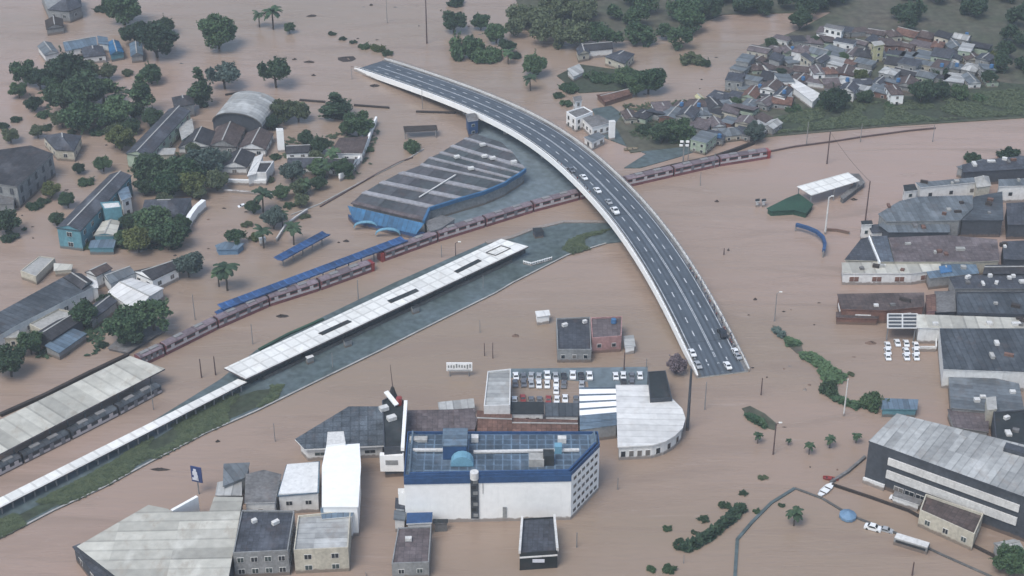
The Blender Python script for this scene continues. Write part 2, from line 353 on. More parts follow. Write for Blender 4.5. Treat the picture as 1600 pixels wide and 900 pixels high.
# ---------------------------------------------------------------- buildings
def bldg(label, pts, h, wall='wall_white', roof='tile_dark', style='flat', cat='building', name='building', win=None, rh=None,
         over=.35, z0=-1.0, group=None, tank=0, ridge=None, par=.5, roofthick=.25, hip=.0, ac=0, parm=None):
    W=[Vector((p[0],p[1],0)) for p in pts]
    cen=sum(W,Vector())/len(W)
    t=thing(name,label,cat,(cen.x,cen.y,0),group)
    if style=='open':      # canopy on posts
        m=MB(); n=len(W)
        for i in range(n):
            a,b=W[i],W[(i+1)%n]; L=(b-a).length; k=max(1,int(L/12))
            for j in range(k):
                p=a.lerp(b,(j+.05)/k); p=p.lerp(cen,.03 if n==4 else .02); mm=MB(); mm.box((p.x,p.y,(h+z0)/2),.35,.35,h-z0); mm.build('post','metal_post',t)
    else:
        m=MB(); m.prism(offs(W,-over) if style!='para' else W, z0, h-.02, 0,0); wl=m.build('wall',wall,t)
    if style in('flat','open'):
        m=MB(); m.prism(W,h,h+roofthick,0,1,True); rf=m.build('roof',[roof, wall if style=='flat' else roof],t)
    elif style=='para':
        m=MB(); m.prism(offs(W,-.3),h,h+.05,0,0); rf=m.build('roof',[roof],t)
        m=MB(); out=offs(W,.02); inn=offs(W,-.28); n=len(out)
        for i in range(n):
            j=(i+1)%n; a,b,c,d=out[i],out[j],inn[j],inn[i]; z=h+par
            q=lambda p,zz:(p.x,p.y,zz)
            m.face([q(a,z),q(b,z),q(c,z),q(d,z)]); m.face([q(a,h-.3),q(b,h-.3),q(b,z),q(a,z)]); m.face([q(c,h-.1),q(d,h-.1),q(d,z),q(c,z)])
        m.build('parapet',parm or wall,t)
    elif style in('gable','hip','shed'):
        q=W if sarea(W)>0 else W[::-1]; q=q[:4]
        q=[Vector((p[0],p[1],0)) for p in q]
        if (q[1]-q[0]).length+(q[3]-q[2]).length < (q[2]-q[1]).length+(q[0]-q[3]).length: q=q[1:]+q[:1]
        rhh=rh if rh is not None else .22*((q[2]-q[1]).length)
        A=[Vector((p.x,p.y,h)) for p in q]
        m=MB(); th=Vector((0,0,.22))
        if style=='shed':
            B=[A[0],A[1],A[2]+Vector((0,0,rhh)),A[3]+Vector((0,0,rhh))]
            m.face(B); m.face([B[0]-th,B[1]-th,B[1],B[0]]);m.face([B[1]-th,B[2]-th,B[2],B[1]]);m.face([B[2]-th,B[3]-th,B[3],B[2]]);m.face([B[3]-th,B[0]-th,B[0],B[3]])
            m.face([p-th for p in B[::-1]])
            rf=m.build('roof',roof,t)
        else:
            r0=(A[0]+A[3])/2; r1=(A[1]+A[2])/2; k=hip if style=='hip' else 0
            if style=='hip' and not hip: k=min(.35,.5*(q[2]-q[1]).length/max(1,(q[1]-q[0]).length))
            R0=r0.lerp(r1,k)+Vector((0,0,rhh)); R1=r1.lerp(r0,k)+Vector((0,0,rhh))
            m.face([A[0],A[1],R1,R0]); m.face([A[2],A[3],R0,R1])
            if style=='hip': m.face([A[1],A[2],R1]); m.face([A[3],A[0],R0])
            for i in range(4):
                j=(i+1)%4
                m.face([A[i]-th,A[j]-th,A[j],A[i]])
            m.face([p-th for p in A[::-1]])
            rf=m.build('roof',roof,t)
            if style=='gable':
                for (a,b,r) in ((A[1],A[2],R1),(A[3],A[0],R0)):
                    g=MB()
                    i1=(a+b)/2; s_=lambda p:p.lerp(i1,.04)-(r1-r0).normalized()*(.25 if r is R1 else -.25)
                    g.face([s_(a),s_(b),s_(r)-Vector((0,0,.1))]); g.build('gable_wall',wall,t)
            # ridge cap
            g=MB(); g.beam(R0+Vector((0,0,.06)),R1+Vector((0,0,.06)),.5,.18); g.build('ridge_cap','concrete',t)
    camd=Vector((0,0,0))
    if win:
        n_=len(W); Wo=offs(W,-over) if style!='para' else [Vector(p) for p in (W if sarea(W)>0 else W[::-1])]
        sp,ww,wh,rows=win[:4]; used=0
        for i in range(len(Wo)):
            a,b=Wo[i],Wo[(i+1)%len(Wo)]; e=(b-a); L=e.length
            if L<sp*.8: continue
            nn=Vector((e.y,-e.x,0)).normalized(); v=((a+b)/2); 
            if nn.dot(Vector((-v.x,-v.y,0)).normalized())<.12: continue
            n=max(1,int(L/sp)); dz=(h-.3)/rows
            if used+n*rows>90: continue
            used+=n*rows
            putwin(t,a,b,n,rows,ww,wh,dz*.55,dz,cen,*(win[4:6] if len(win)>4 else ()))
    for i in range(tank):
        p=cen.lerp(W[(i*2+1)%len(W)],.45); m=MB(); zz=h+(.25 if style in('flat','para') else .6)
        m.tube((p.x,p.y,zz),(p.x,p.y,zz+1.4),.95,.8,12); m.tube((p.x,p.y,zz+1.4),(p.x,p.y,zz+1.6),.85,.4,12); m.build('water_tank','tank_blue' if i%2==0 else 'concrete',t)
    for i in range(ac):
        p=cen.lerp(W[i%len(W)],rnd.uniform(.2,.7)); m=MB(); m.box((p.x,p.y,h+.75),rnd.uniform(1.2,2.2),1.1,1.0,rnd.random()); m.build('vent_unit','concrete_pale',t)
    return t
def px(pts,h): return [P(x,y,h) for x,y in pts]
def B(label, pts, h, *a, **k): return bldg(label, px(pts,h), h, *a, **k)

# ================================================================= SETTING
m=MB(); m.face([(-2500,-200,0),(2500,-200,0),(2500,5000,0),(-2500,5000,0)]); tag(m.build('flood_water','muddy_water'),kind='structure')
m=MB(); m.face([(-2600,-260,-4),(2600,-260,-4),(2600,5200,-4),(-2600,5200,-4)]); tag(m.build('ground','land'),kind='structure')
def sheet(name, pts, z, mtl, kind='structure', depth=1.2):
    m=MB(); m.prism(px(pts,z), z-depth, z, 0,0); return tag(m.build(name,mtl),kind=kind)
# raised median with the bus station, between the railway and the avenue
sheet('embankment',[(-30,815),(0,792),(130,725),(345,592),(400,547),(500,497),(617,441),(760,378),(800,372),(830,360),(880,347),(948,347),(990,352),(990,375),(947,380),(887,398),(800,442),(775,457),(650,519),(595,547),(492,597),(400,642),(322,676),(232,723),(162,761),(82,798),(15,833),(-30,850)],.35,'pavement')
def kerb(name, pts, z, w, hh, mtl='concrete_pale'):
    m=MB(); q=px(pts,z)
    for a,b in zip(q,q[1:]): m.beam(a+Vector((0,0,hh/2)),b+Vector((0,0,hh/2)),w,hh)
    return tag(m.build(name,mtl),kind='structure')
kerb('kerb',[(-30,850),(15,833),(82,798),(162,761),(232,723),(322,676),(400,642),(492,597),(595,547),(650,519),(775,457),(800,442),(887,398),(947,380)],.35,.6,.14,'concrete')
kerb('kerb',[(760,380),(800,371),(830,359),(880,347),(948,347)],.35,1.8,.4,'concrete_pale')
# yard and roads behind the flyover
sheet('yard_paving',[(640,372),(668,335),(740,208),(735,188),(775,190),(830,215),(905,285),(905,303),(860,314),(760,343),(690,362)],.3,'yard_grey')
sheet('road',[(925,170),(955,165),(1010,205),(1090,235),(1060,245),(1000,262),(975,262),(1010,240),(945,215)],.3,'pavement')
# land under the hillside houses and the wood
sheet('riverbank',[(985,238),(1100,226),(1200,213),(1400,196),(1640,181),(1700,-60),(1620,-160),(1000,-160),(790,-140),(800,-20),(820,40),(900,62),(1000,62),(1090,38),(1130,22),(1300,18),(1250,45),(1175,75),(1148,118),(1150,135),(1110,152),(1040,162),(970,182),(960,195)],.4,'land')
sheet('grass_bank',[(1180,212),(1200,211),(1400,194),(1640,179),(1640,135),(1560,128),(1440,150),(1330,150),(1290,160),(1250,172),(1180,192)],.46,'grass')
sheet('grass_bank',[(870,118),(905,100),(960,108),(1000,118),(1030,130),(985,140),(905,145)],.3,'grass')
sheet('grass_verge',[(-30,842),(15,828),(82,793),(162,756),(232,718),(322,671),(400,637),(432,620),(440,606),(400,610),(330,634),(265,672),(180,726),(80,779),(0,819),(-30,834)],.354,'grass',depth=.003)
# grass along the median (uneven ground cover)
def grasscover(label, pts, z, n, seed, hmax=.7, mtl='leaf_mid', name='grass'):
    """low tufts scattered inside a picture-traced polygon"""
    r=random.Random(seed); q=px(pts,z); xs=[p.x for p in q]; ys=[p.y for p in q]; m=MB()
    def inside(x,y):
        c=False
        for i in range(len(q)):
            a,b=q[i],q[i-1]
            if (a.y>y)!=(b.y>y) and x<(b.x-a.x)*(y-a.y)/(b.y-a.y)+a.x: c=not c
        return c
    k=0; tries=0
    while k<n and tries<n*30:
        tries+=1; x=r.uniform(min(xs),max(xs)); y=r.uniform(min(ys),max(ys))
        if not inside(x,y): continue
        if noise.noise(Vector((x*.08,y*.08,seed)))<-.15: continue
        k+=1
        for j in range(3):
            a=r.uniform(0,6.28); s_=r.uniform(.35,.9); hh=r.uniform(.15,hmax); c=Vector((x+r.uniform(-.7,.7),y+r.uniform(-.7,.7),z))
            d=Vector((math.cos(a),math.sin(a),0))*s_; e=Vector((-d.y,d.x,0))*.6
            m.face([c-d-e+Vector((0,0,hh*.2)),c+d-e+Vector((0,0,hh)),c+d+e+Vector((0,0,hh*.7)),c-d+e+Vector((0,0,hh*.4))])
    return tag(m.build(name,mtl),label,'grass',kind='stuff')
grasscover('green grass strip along the road side of the median',[(-20,845),(15,831),(82,795),(162,758),(232,720),(322,673),(400,638),(430,622),(440,603),(400,606),(330,630),(265,668),(180,722),(80,775),(0,815),(-20,830)],.36,4200,1,.4,'grass_dull')
grasscover('green grass patch on the median beside the flyover',[(882,390),(890,376),(915,366),(948,360),(955,374),(925,386),(895,396)],.36,420,2,.4,'grass_dull')
grasscover('rough grass and weeds on the riverbank below the hillside houses',[(1180,210),(1400,193),(1600,178),(1600,138),(1470,152),(1390,160),(1320,158),(1250,174),(1185,196)],.5,3800,3,.6,'grass_dull')

# ================================================================= FLYOVER
LP=[(560,107),(600,122),(650,142),(695,160),(735,173),(770,190),(800,206),(837,229),(875,262),(907,295),(930,318),(950,342),(975,376),(1000,410),(1021,448),(1037,480),(1052,507),(1065,537),(1076,566),(1083,585)]
RP=[(595,96),(625,103),(675,117),(725,132),(762,147),(800,165),(850,187),(887,210),(907,224),(950,257),(990,297),(1025,335),(1050,367),(1070,400),(1087,425),(1102,449),(1120,480),(1134,507),(1148,535),(1162,560),(1177,584)]
def resample(pts,n):
    d=[0]
    for a,b in zip(pts,pts[1:]): d.append(d[-1]+math.hypot(b[0]-a[0],b[1]-a[1]))
    out=[]
    for i in range(n):
        t=d[-1]*i/(n-1); k=0
        while k<len(d)-2 and d[k+1]<t: k+=1
        f=(t-d[k])/(d[k+1]-d[k]); out.append((pts[k][0]+(pts[k+1][0]-pts[k][0])*f, pts[k][1]+(pts[k+1][1]-pts[k][1])*f))
    return out
def deckh(u): return .45+7.3*math.sin(math.pi*min(1,max(0,u)))**.75
NB=120
lp=resample(LP,NB); rp=resample(RP,NB)
C=[]
for i in range(NB):
    h=deckh(i/(NB-1)); a=P(*lp[i],h); b=P(*rp[i],h); C.append((a+b)/2)
for it in range(60):
    D=[c.copy() for c in C]
    for i in range(1,NB-1): D[i]=(C[i-1]+C[i]*2+C[i+1])/4
    for i in range(NB): D[i].z=deckh(i/(NB-1))
    C=D
T=[(C[min(i+1,NB-1)]-C[max(i-1,0)]).normalized() for i in range(NB)]
NR=[Vector((-t.y,t.x,0)).normalized()*-1 for t in T]      # to the driver's right of the path (path runs towards the camera)
HW=8.7
SL=[0]
for a,b in zip(C,C[1:]): SL.append(SL[-1]+(b-a).length)
def at(s):
    s=max(0,min(SL[-1]-.01,s)); k=0
    while k<NB-2 and SL[k+1]<s: k+=1
    f=(s-SL[k])/(SL[k+1]-SL[k]); return C[k].lerp(C[k+1],f), NR[k].lerp(NR[k+1],f).normalized(), T[k]
# NR sign: +1 must be the picture's right side (camera right)
if (NR[NB-5]).x<0: NR=[-n for n in NR]
fly=thing('flyover','long curved concrete flyover with white parapet crossing the railway over the flood','bridge',(C[60].x,C[60].y,0))
def sweep(mb, prof, mi=0, i0=0, i1=NB-1, closed=True):
    rings=[[C[i]+NR[i]*x+Vector((0,0,z)) for x,z in prof] for i in range(i0,i1+1)]
    n=len(prof); u=0
    for k in range(len(rings)-1):
        l=(C[i0+k+1]-C[i0+k]).length
        for j in range(n if closed else n-1):
            a,b=rings[k][j],rings[k][(j+1)%n]; c,d=rings[k+1][(j+1)%n],rings[k+1][j]
            mb.face([a,d,c,b],mi,[(u,j),(u+l,j),(u+l,j+1),(u,j+1)])
        u+=l
    mb.face(rings[0],mi); mb.face(rings[-1][::-1],mi)
m=MB(); sweep(m,[(-HW+.3,-.9),(-HW+.3,-.004),(HW-.3,-.004),(HW-.3,-.9),(5.2,-1.0),(4.2,-2.0),(-4.2,-2.0),(-5.2,-1.0)]); m.build('deck','concrete',fly)
rm=bpy.data.materials.new('worn_asphalt'); rm.use_nodes=True; n=rm.node_tree.nodes; L=rm.node_tree.links; b_=n['Principled BSDF']; b_.inputs['Roughness'].default_value=.8
uv=n.new('ShaderNodeUVMap'); sx=n.new('ShaderNodeSeparateXYZ'); L.new(uv.outputs[0],sx.inputs[0])
def mth(op,a_,b__=None,c_=None):
    q=n.new('ShaderNodeMath'); q.operation=op
    for k,v in enumerate((a_,b__,c_)):
        if v is None: continue
        if isinstance(v,(int,float)): q.inputs[k].default_value=v
        else: L.new(v,q.inputs[k])
    return q.outputs[0]
trk=mth('POWER',mth('ABSOLUTE',mth('SINE',mth('MULTIPLY',sx.outputs[1],math.pi/1.7))),3)   # wheel tracks across the deck (v in metres)
mpn=n.new('ShaderNodeMapping'); mpn.inputs['Scale'].default_value=(.04,.9,1); L.new(uv.outputs[0],mpn.inputs[0]); nz=n.new('ShaderNodeTexNoise'); nz.inputs['Scale'].default_value=1.; nz.inputs['Detail'].default_value=6; L.new(mpn.outputs[0],nz.inputs['Vector'])
nz2=n.new('ShaderNodeTexNoise'); nz2.inputs['Scale'].default_value=.12; nz2.inputs['Detail'].default_value=6; L.new(uv.outputs[0],nz2.inputs['Vector'])
jt=mth('LESS_THAN',mth('FRACT',mth('DIVIDE',sx.outputs[0],28.)),.014)
f=mth('ADD',mth('MULTIPLY',trk,-.3),mth('ADD',mth('MULTIPLY',nz.outputs['Fac'],1.1),mth('MULTIPLY',nz2.outputs['Fac'],.7))); f=mth('ADD',f,mth('MULTIPLY',jt,-.35)); f=mth('ADD',f,.27)
vm=n.new('ShaderNodeVectorMath'); vm.operation='SCALE'; vm.inputs[0].default_value=(.060,.076,.094); L.new(f,vm.inputs['Scale']); L.new(vm.outputs[0],b_.inputs['Base Color']); MATS['worn_asphalt']=rm
m=MB(); u=0
for i in range(NB-1):
    l=(C[i+1]-C[i]).length; e=Vector((0,0,.05)); w_=HW-.33
    m.face([C[i]-NR[i]*w_+e,C[i+1]-NR[i+1]*w_+e,C[i+1]+NR[i+1]*w_+e,C[i]+NR[i]*w_+e],0,[(u,-w_),(u+l,-w_),(u+l,w_),(u,w_)]); u+=l
m.build('road_surface','worn_asphalt',fly)
for sg in(-1,1):
    m=MB(); sweep(m,[(sg*(HW-.32),-1.0),(sg*(HW-.32),1.0),(sg*(HW+.12),1.0),(sg*(HW+.28),-1.25)]); m.build('parapet','wall_bright' if sg<0 else 'concrete_pale',fly)
    m=MB(); sweep(m,[(sg*(HW-.34),.052),(sg*(HW-.34),.2),(sg*(HW-1.5),.2),(sg*(HW-1.5),.052)]); m.build('walkway','concrete_dark' if sg<0 else 'slab_grey',fly)
    m=MB()
    for k in range(0,int(SL[-1]/3.2)):
        c,n_,t_=at(k*3.2+.5); p=c+n_*sg*(HW-.12); m.beam(p+Vector((0,0,.9)),p+Vector((0,0,1.75)),.16,.16)
    for i in range(NB-1): m.beam(C[i]+NR[i]*sg*(HW-.12)+Vector((0,0,1.7)),C[i+1]+NR[i+1]*sg*(HW-.12)+Vector((0,0,1.7)),.12,.12)
    m.build('railing','concrete_pale' if sg<0 else 'metal_post',fly)
m=MB()
def strip(m,s0,s1,x,wd,z=.056):
    k=max(1,int((s1-s0)/4))
    for j in range(k):
        a,na,_=at(s0+(s1-s0)*j/k); b,nb_,_=at(s0+(s1-s0)*(j+1)/k)
        m.face([a+na*(x-wd/2)+Vector((0,0,z)),b+nb_*(x-wd/2)+Vector((0,0,z)),b+nb_*(x+wd/2)+Vector((0,0,z)),a+na*(x+wd/2)+Vector((0,0,z))][::-1])
strip(m,6,SL[-1]-1,-.22,.2); strip(m,6,SL[-1]-1,.22,.2)
for x in(-6.7,6.7): strip(m,6,SL[-1]-1,x,.22)
s_=8
while s_<SL[-1]-4:
    for x in(-3.4,3.4): strip(m,s_,s_+3.0,x,.34)
    s_+=7.6
m.build('lane_marking','paint_white',fly)
m=MB()
s_=14
while s_<SL[-1]-20:
    c,n_,t_=at(s_); 
    m=MB()
    for x in(-3,3):
        p=c+n_*x; m.tube((p.x,p.y,-2),(p.x,p.y,c.z-1.8),.8,.8,12)
    m.beam(c-n_*5+Vector((0,0,-2.3)),c+n_*5+Vector((0,0,-2.3)),1.6,1.0); m.build('pier','concrete',fly); s_+=28

# ================================================================= TRAINS
def train(label, pts, topmat='rail_roof', red='rail_red', name='train', group=None, hh=3.9, endred=None, zt=None):
    q=[P(x,y,hh) for x,y in pts]; c=sum(q,Vector())/len(q)
    t=thing(name,label,'train',(c.x,c.y,0),group)
    for i,(a,b) in enumerate(zip(q,q[1:])):
        d=(b-a).normalized(); a2=a+d*.45; b2=b-d*.45; sd_=Vector((d.y,-d.x,0))
        if sd_.y>0: sd_=-sd_
        W=1.65
        def ring(p,o=0):
            prof=[(-W,-.5-hh),(-W,-.5),(-W*.72,-.08),(0,.04),(W*.72,-.08),(W,-.5),(W,-.5-hh)]
            return [p+sd_*x+Vector((0,0,z)) for x,z in prof]
        A,Bq=ring(a2),ring(b2); m=MB(); L=(b2-a2).length
        for j in range(6):
            m.face([A[j],Bq[j],Bq[j+1],A[j+1]],1 if j in(1,2,3,4) else 0,[(0,j),(L,j),(L,j+1),(0,j+1)])
        m.face(A,0); m.face(Bq[::-1],0)
        car=m.build('carriage',[red,topmat],t)
        for sg in(1,-1):
            m=MB(); o=sd_*sg*(W+.02)
            m.beam(a2+d*.5+o+Vector((0,0,-1.15)),b2-d*.5+o+Vector((0,0,-1.15)),.06,.8); subpart(m,'window_band','glass',car,t)
            m=MB(); m.beam(a2+o+Vector((0,0,-2.35)),b2+o+Vector((0,0,-2.35)),.07,.75); subpart(m,'stripe','rail_white',car,t)
        for f in(.15,.4,.63,.87):
            p=a2.lerp(b2,f)+sd_*(W+.04)+Vector((0,0,-1.75)); m=MB(); m.beam(p-d*.7,p+d*.7,.06,1.9); subpart(m,'door','rail_white' if i%2 else 'car_grey',car,t)
        m=MB(); 
        for f in(.3,.7):
            p=a2.lerp(b2,f); m.beam(p-d*1.6+Vector((0,0,.12)),p+d*1.6+Vector((0,0,.12)),1.5,.35)
        subpart(m,'roof_unit','metal_post',car,t)
        if i<len(q)-2:
            m=MB(); m.beam(b-d*.5+Vector((0,0,-1.8)),b+d*.5+Vector((0,0,-1.8)),2.0,3.0); m.build('gangway','rubber',t)
    return t
# (helper keeps the cab ends)
def cab(t,a,b,mtl):
    a,b=P(*a,3.9),P(*b,3.9); d=(b-a).normalized(); m=MB(); p=b-d*.2; m.beam(Vector((p.x,p.y,1.6)),Vector((p.x+d.x*1.3,p.y+d.y*1.3,1.5)),3.2,3.6); m.build('cab',mtl,t)
# base line points lifted to roof centre line
t=train('long maroon passenger train stranded in the flood, passing beneath the flyover',[(596,391),(680,361),(755,338),(830,315),(902,296),(975,277),(1050,260),(1122,244),(1198,232)]); cab(t,(1122,244),(1198,232),'car_red'); cab(t,(680,361),(596,391),'car_red')
t=train('maroon passenger train stopped on the near track beside the blue platform canopy',[(577,407),(496,436),(416,461),(335,496),(252,537),(212,556)]); cab(t,(496,436),(577,407),'car_red')
B('blue and red striped boxy shed end beside the stopped train',[(335,488),(352,480),(400,462),(404,470),(345,497)],2.6,'rail_red','navy_sheet','flat','shed','shed')
# second track wall, dark line parallel to train, to the right
def wallline(label,pts,h,w,mtl,name='wall',cat='wall',group=None,z0=-.8):
    q=px(pts,h); c=q[len(q)//2]; m=MB()
    for a,b in zip(q,q[1:]): m.beam(Vector((a.x,a.y,(h+z0)/2)),Vector((b.x,b.y,(h+z0)/2)),w,h-z0)
    o=m.build(name,mtl); return tag(o,label,cat,group)
wallline('long dark retaining wall along the railway behind the cream platform roof',[(0,646),(70,615),(140,580),(200,552)],1.1,1.2,'wood_dark')
wallline('thin submerged rail barrier running right from the end of the long train',[(1200,236),(1240,228),(1300,220),(1345,213),(1420,203),(1462,199)],.7,.5,'rust_post','barrier','barrier')
wallline('upper dark trackside wall above the right end of the long train',[(985,273),(1050,257),(1115,243),(1150,231),(1178,220)],1.6,1.0,'wood_dark')
wallline('dark strip of low wall left of the bus station roof',[(405,545),(450,521),(505,497)],.9,1.0,'stage_green')
wallline('low mud line wall from the blue roofed depot towards the palms',[(500,322),(545,296),(590,270),(625,252),(645,245)],.5,.5,'rust_post')
wallline('straight white trackside kerb wall left of the depot towards the palms',[(455,335),(500,318),(560,286),(640,246),(662,232)],.35,.5,'concrete')

# ================================================================= BUS STATION on the median
def grid_canopy(label,pts,h,roof,slots,name,cat,th=.55,postmat='metal_post',n=12):
    q=px(pts,h); c=sum(q,Vector())/4; t=thing(name,label,cat,(c.x,c.y,0))
    m=MB(); m.prism(q,h-th,h,0,1,True); rf=m.build('roof',[roof,'tile_mauve'],t)
    for i in range(n):
        f=(i+.5)/n
        for g in(.22,.78):
            a=q[0].lerp(q[1],f); b=q[3].lerp(q[2],f); p=a.lerp(b,g); m=MB(); m.tube((p.x,p.y,-.5),(p.x,p.y,h-th),.28); m.build('post',postmat,t)
    for sl in slots:
        s4=px(sl,h); m=MB(); m.prism(s4,h+.004,h+.12,0,0); m.build('roof_slot','slab_black',t)
    return t,q
st,q=grid_canopy('long white panelled bus station roof with three dark slots on the median',[(350,575),(783,373),(826,385),(384,592)],4.3,'platform_white',
  [[(497,521),(543,500),(550,503),(504,524)],[(605,470),(650,451),(655,455),(611,474)],[(709,424),(747,405),(753,408),(715,427)]],'bus_station','bus station')
for i in range(13):   # platform slab and glazed sides below the roof
    pass
m=MB(); pl=[p.lerp(sum(q,Vector())/4,.12) for p in q]; m.prism(pl,.3,1.3,0,0); m.build('platform','concrete_dark',st)
m=MB(); a=q[3].lerp(q[0],.12); b=q[2].lerp(q[1],.12); m.beam(Vector((a.x,a.y,2.3)),Vector((b.x,b.y,2.3)),.15,2.2); m.build('glazed_side','glass',st)
m=MB(); e0=q[0].lerp(q[1],.9);e1=q[3].lerp(q[2],.9);f0=q[0].lerp(q[1],.96);f1=q[3].lerp(q[2],.96)
rr=[e0.lerp(e1,.35),f0.lerp(f1,.35),f0.lerp(f1,.7),e0.lerp(e1,.7)]
for i in range(4): m.beam(rr[i]+Vector((0,0,.1)),rr[(i+1)%4]+Vector((0,0,.1)),.35,.25)
m.build('hatch_frame','concrete_dark',st)
t,_=grid_canopy('narrow pale covered walkway leading down from the bus station roof',[(-25,790),(372,592),(386,597),(-25,806)],3.2,'platform_white',[],'covered_walkway','walkway',.35,n=26)
t,qc=grid_canopy('broad cream ribbed platform roof at the lower left, beside the railway',[(-25,668),(203,556),(258,576),(-25,722)],6.0,'metal_cream',[],'platform_roof','roof',.5,n=10)
# slate coloured carriages standing under that roof
train('grey blue train standing under the right side of the cream platform roof',[(248,597),(180,633),(105,671),(30,708),(-30,738)],'metal_dark','wall_dark',hh=3.2)
# blue platform canopies
def spine_canopy(label,a,b,wd,h,roof,name='platform_canopy',cat='canopy',n=8):
    A,Bp=P(*a,h),P(*b,h); c=(A+Bp)/2; d=(Bp-A).normalized(); sd_=Vector((d.y,-d.x,0)); t=thing(name,label,cat,(c.x,c.y,0))
    m=MB(); up=Vector((0,0,.45)); th=Vector((0,0,.15))
    L=[A-sd_*wd/2,A,A+sd_*wd/2]; Q=[Bp-sd_*wd/2,Bp,Bp+sd_*wd/2]
    m.face([L[0]+up,Q[0]+up,Q[1],L[1]]); m.face([L[1],Q[1],Q[2]+up,L[2]+up])
    m.face([L[0]+up-th,L[1]-th,Q[1]-th,Q[0]+up-th]); m.face([L[1]-th,L[2]+up-th,Q[2]+up-th,Q[1]-th])
    for k in(0,2): m.face([L[k]+up-th*3,Q[k]+up-th*3,Q[k]+up,L[k]+up])
    m.build('roof',roof,t)
    for i in range(n):
        p=A.lerp(Bp,(i+.5)/n); m=MB(); m.tube((p.x,p.y,-.8),(p.x,p.y,h-.1),.2); m.build('post','metal_post',t)
    return t
spine_canopy('long navy blue platform canopy running beside the stopped train to the depot',(345,481),(632,374),4.2,4.2,'navy_sheet',n=14)
spine_canopy('short separate blue platform canopy alone in the water below the palms',(434,406),(510,365),4.0,3.6,'navy_sheet',n=5)

# ================================================================= DEPOT
SN=[((548,319),(662,346)),((565,303),(671,326)),((592,287),(715,312)),((622,272),(757,300)),((656,259),(790,286)),((669,248),(798,280)),((686,240),(812,272)),((703,230),(821,265)),((724,218),(802,240)),((743,209),(783,222))]
q0=[P(*s[0],6) for s in SN]; q1=[P(*s[1],6) for s in SN]
pc=sum(q0+q1,Vector())/(2*len(q0)); dep=thing('depot','large fan shaped train depot with dark striped roof and blue edge left of the flyover','depot',(pc.x,pc.y,0))
for i in range(len(q0)-1):
    a,b,c,d=q0[i],q1[i],q1[i+1],q0[i+1]; m=MB()
    g=.24; a2=a.lerp(d,g); b2=b.lerp(c,g); r1=Vector((0,0,.12))
    m.face([a2,b2,b2.lerp(c,.85)+r1,a2.lerp(d,.85)+r1]); m.face([a2.lerp(d,.85)+r1,b2.lerp(c,.85)+r1,c,d]); m.face([a2,a2.lerp(d,.85)+r1,d]); m.face([b2,c,b2.lerp(c,.85)+r1])
    m.build('roof_strip','depot_sheet',dep)
    m=MB(); U=Vector((0,0,.45)); m.face([a+U,b+U,b2+U,a2+U]); m.face([a,b,b+U,a+U]); m.face([b,b2,b2+U,b+U]); m.face([a2+U,b2+U,b2,a2]); m.face([a2,a,a+U,a2+U]); m.build('gutter','depot_gutter' if i>0 else 'tile_mauve',dep)
m=MB()
for i in range(len(q1)-1): 
    if i<7: m.beam(q1[i]+Vector((0,0,-.2)),q1[i+1]+Vector((0,0,-.2)),.9,1.4)
m.build('edge_beam','wall_blue',dep)
m=MB(); poly=[(p+(pc-p)*.02) for p in q0]+[(p+(pc-p)*.02) for p in q1[::-1]]; m.prism(poly,-.8,5.6,0,0); m.build('wall','wall_grey',dep)
m=MB(); m.beam(P(655,308,6.6),P(712,273,7.0),.5,.3); m.build('walkway_rail','concrete_pale',dep)
for (x,y) in [(754,225),(714,244),(757,243),(770,246),(803,252),(736,262)]:
    m=MB(); p=P(x,y,7.2); m.box((p.x,p.y,p.z-.2),2.2,1.6,.9,.4); m.build('roof_vent','concrete_pale',dep)
# bright blue fascia, front
m=MB(); a=P(543,321,6.0);b=P(663,349,6.0);c=P(650,366,2.4);d=P(552,343,2.4)
m.face([d,c,b,a]); m.face([a,b,Vector((b.x,b.y,5.8)),Vector((a.x,a.y,5.8))]); m.build('front_roof','blue_sheet',dep)
m=MB(); m.prism([Vector((d.x,d.y,0)),Vector((c.x,c.y,0)),Vector((b.x,b.y,0)),Vector((a.x,a.y,0))],-.8,2.3,0,0); m.build('front_wall','wall_navy',dep)
for (x,y) in ((572,347),(606,358)):
    p=P(x,y,3.0); m=MB(); 
    for k in range(9):
        an=math.pi*k/8; an2=math.pi*(k+1)/8
        if k<8: m.beam(Vector((p.x-4.5*math.cos(an),p.y-.5,1.2+2.2*math.sin(an))),Vector((p.x-4.5*math.cos(an2),p.y-.5,1.2+2.2*math.sin(an2))),1.5,.3)
    m.build('entrance_arch','cyan_paint',dep)
B('small grey flat control building at the right corner of the blue depot front',[(664,347),(690,337),(712,342),(690,357),(672,362)],4.5,'wall_grey','slab_grey','flat','hut','hut',(3,1.2,1,1))
# elevated stair tower beside the flyover
B('dark blue cladded stair tower beside the far part of the flyover',[(727,179),(744,177),(748,189),(731,192)],6.5,'wall_navy','slab_grey','flat','tower','stair_tower',(2.5,1.2,1,2))

exec_after=[]
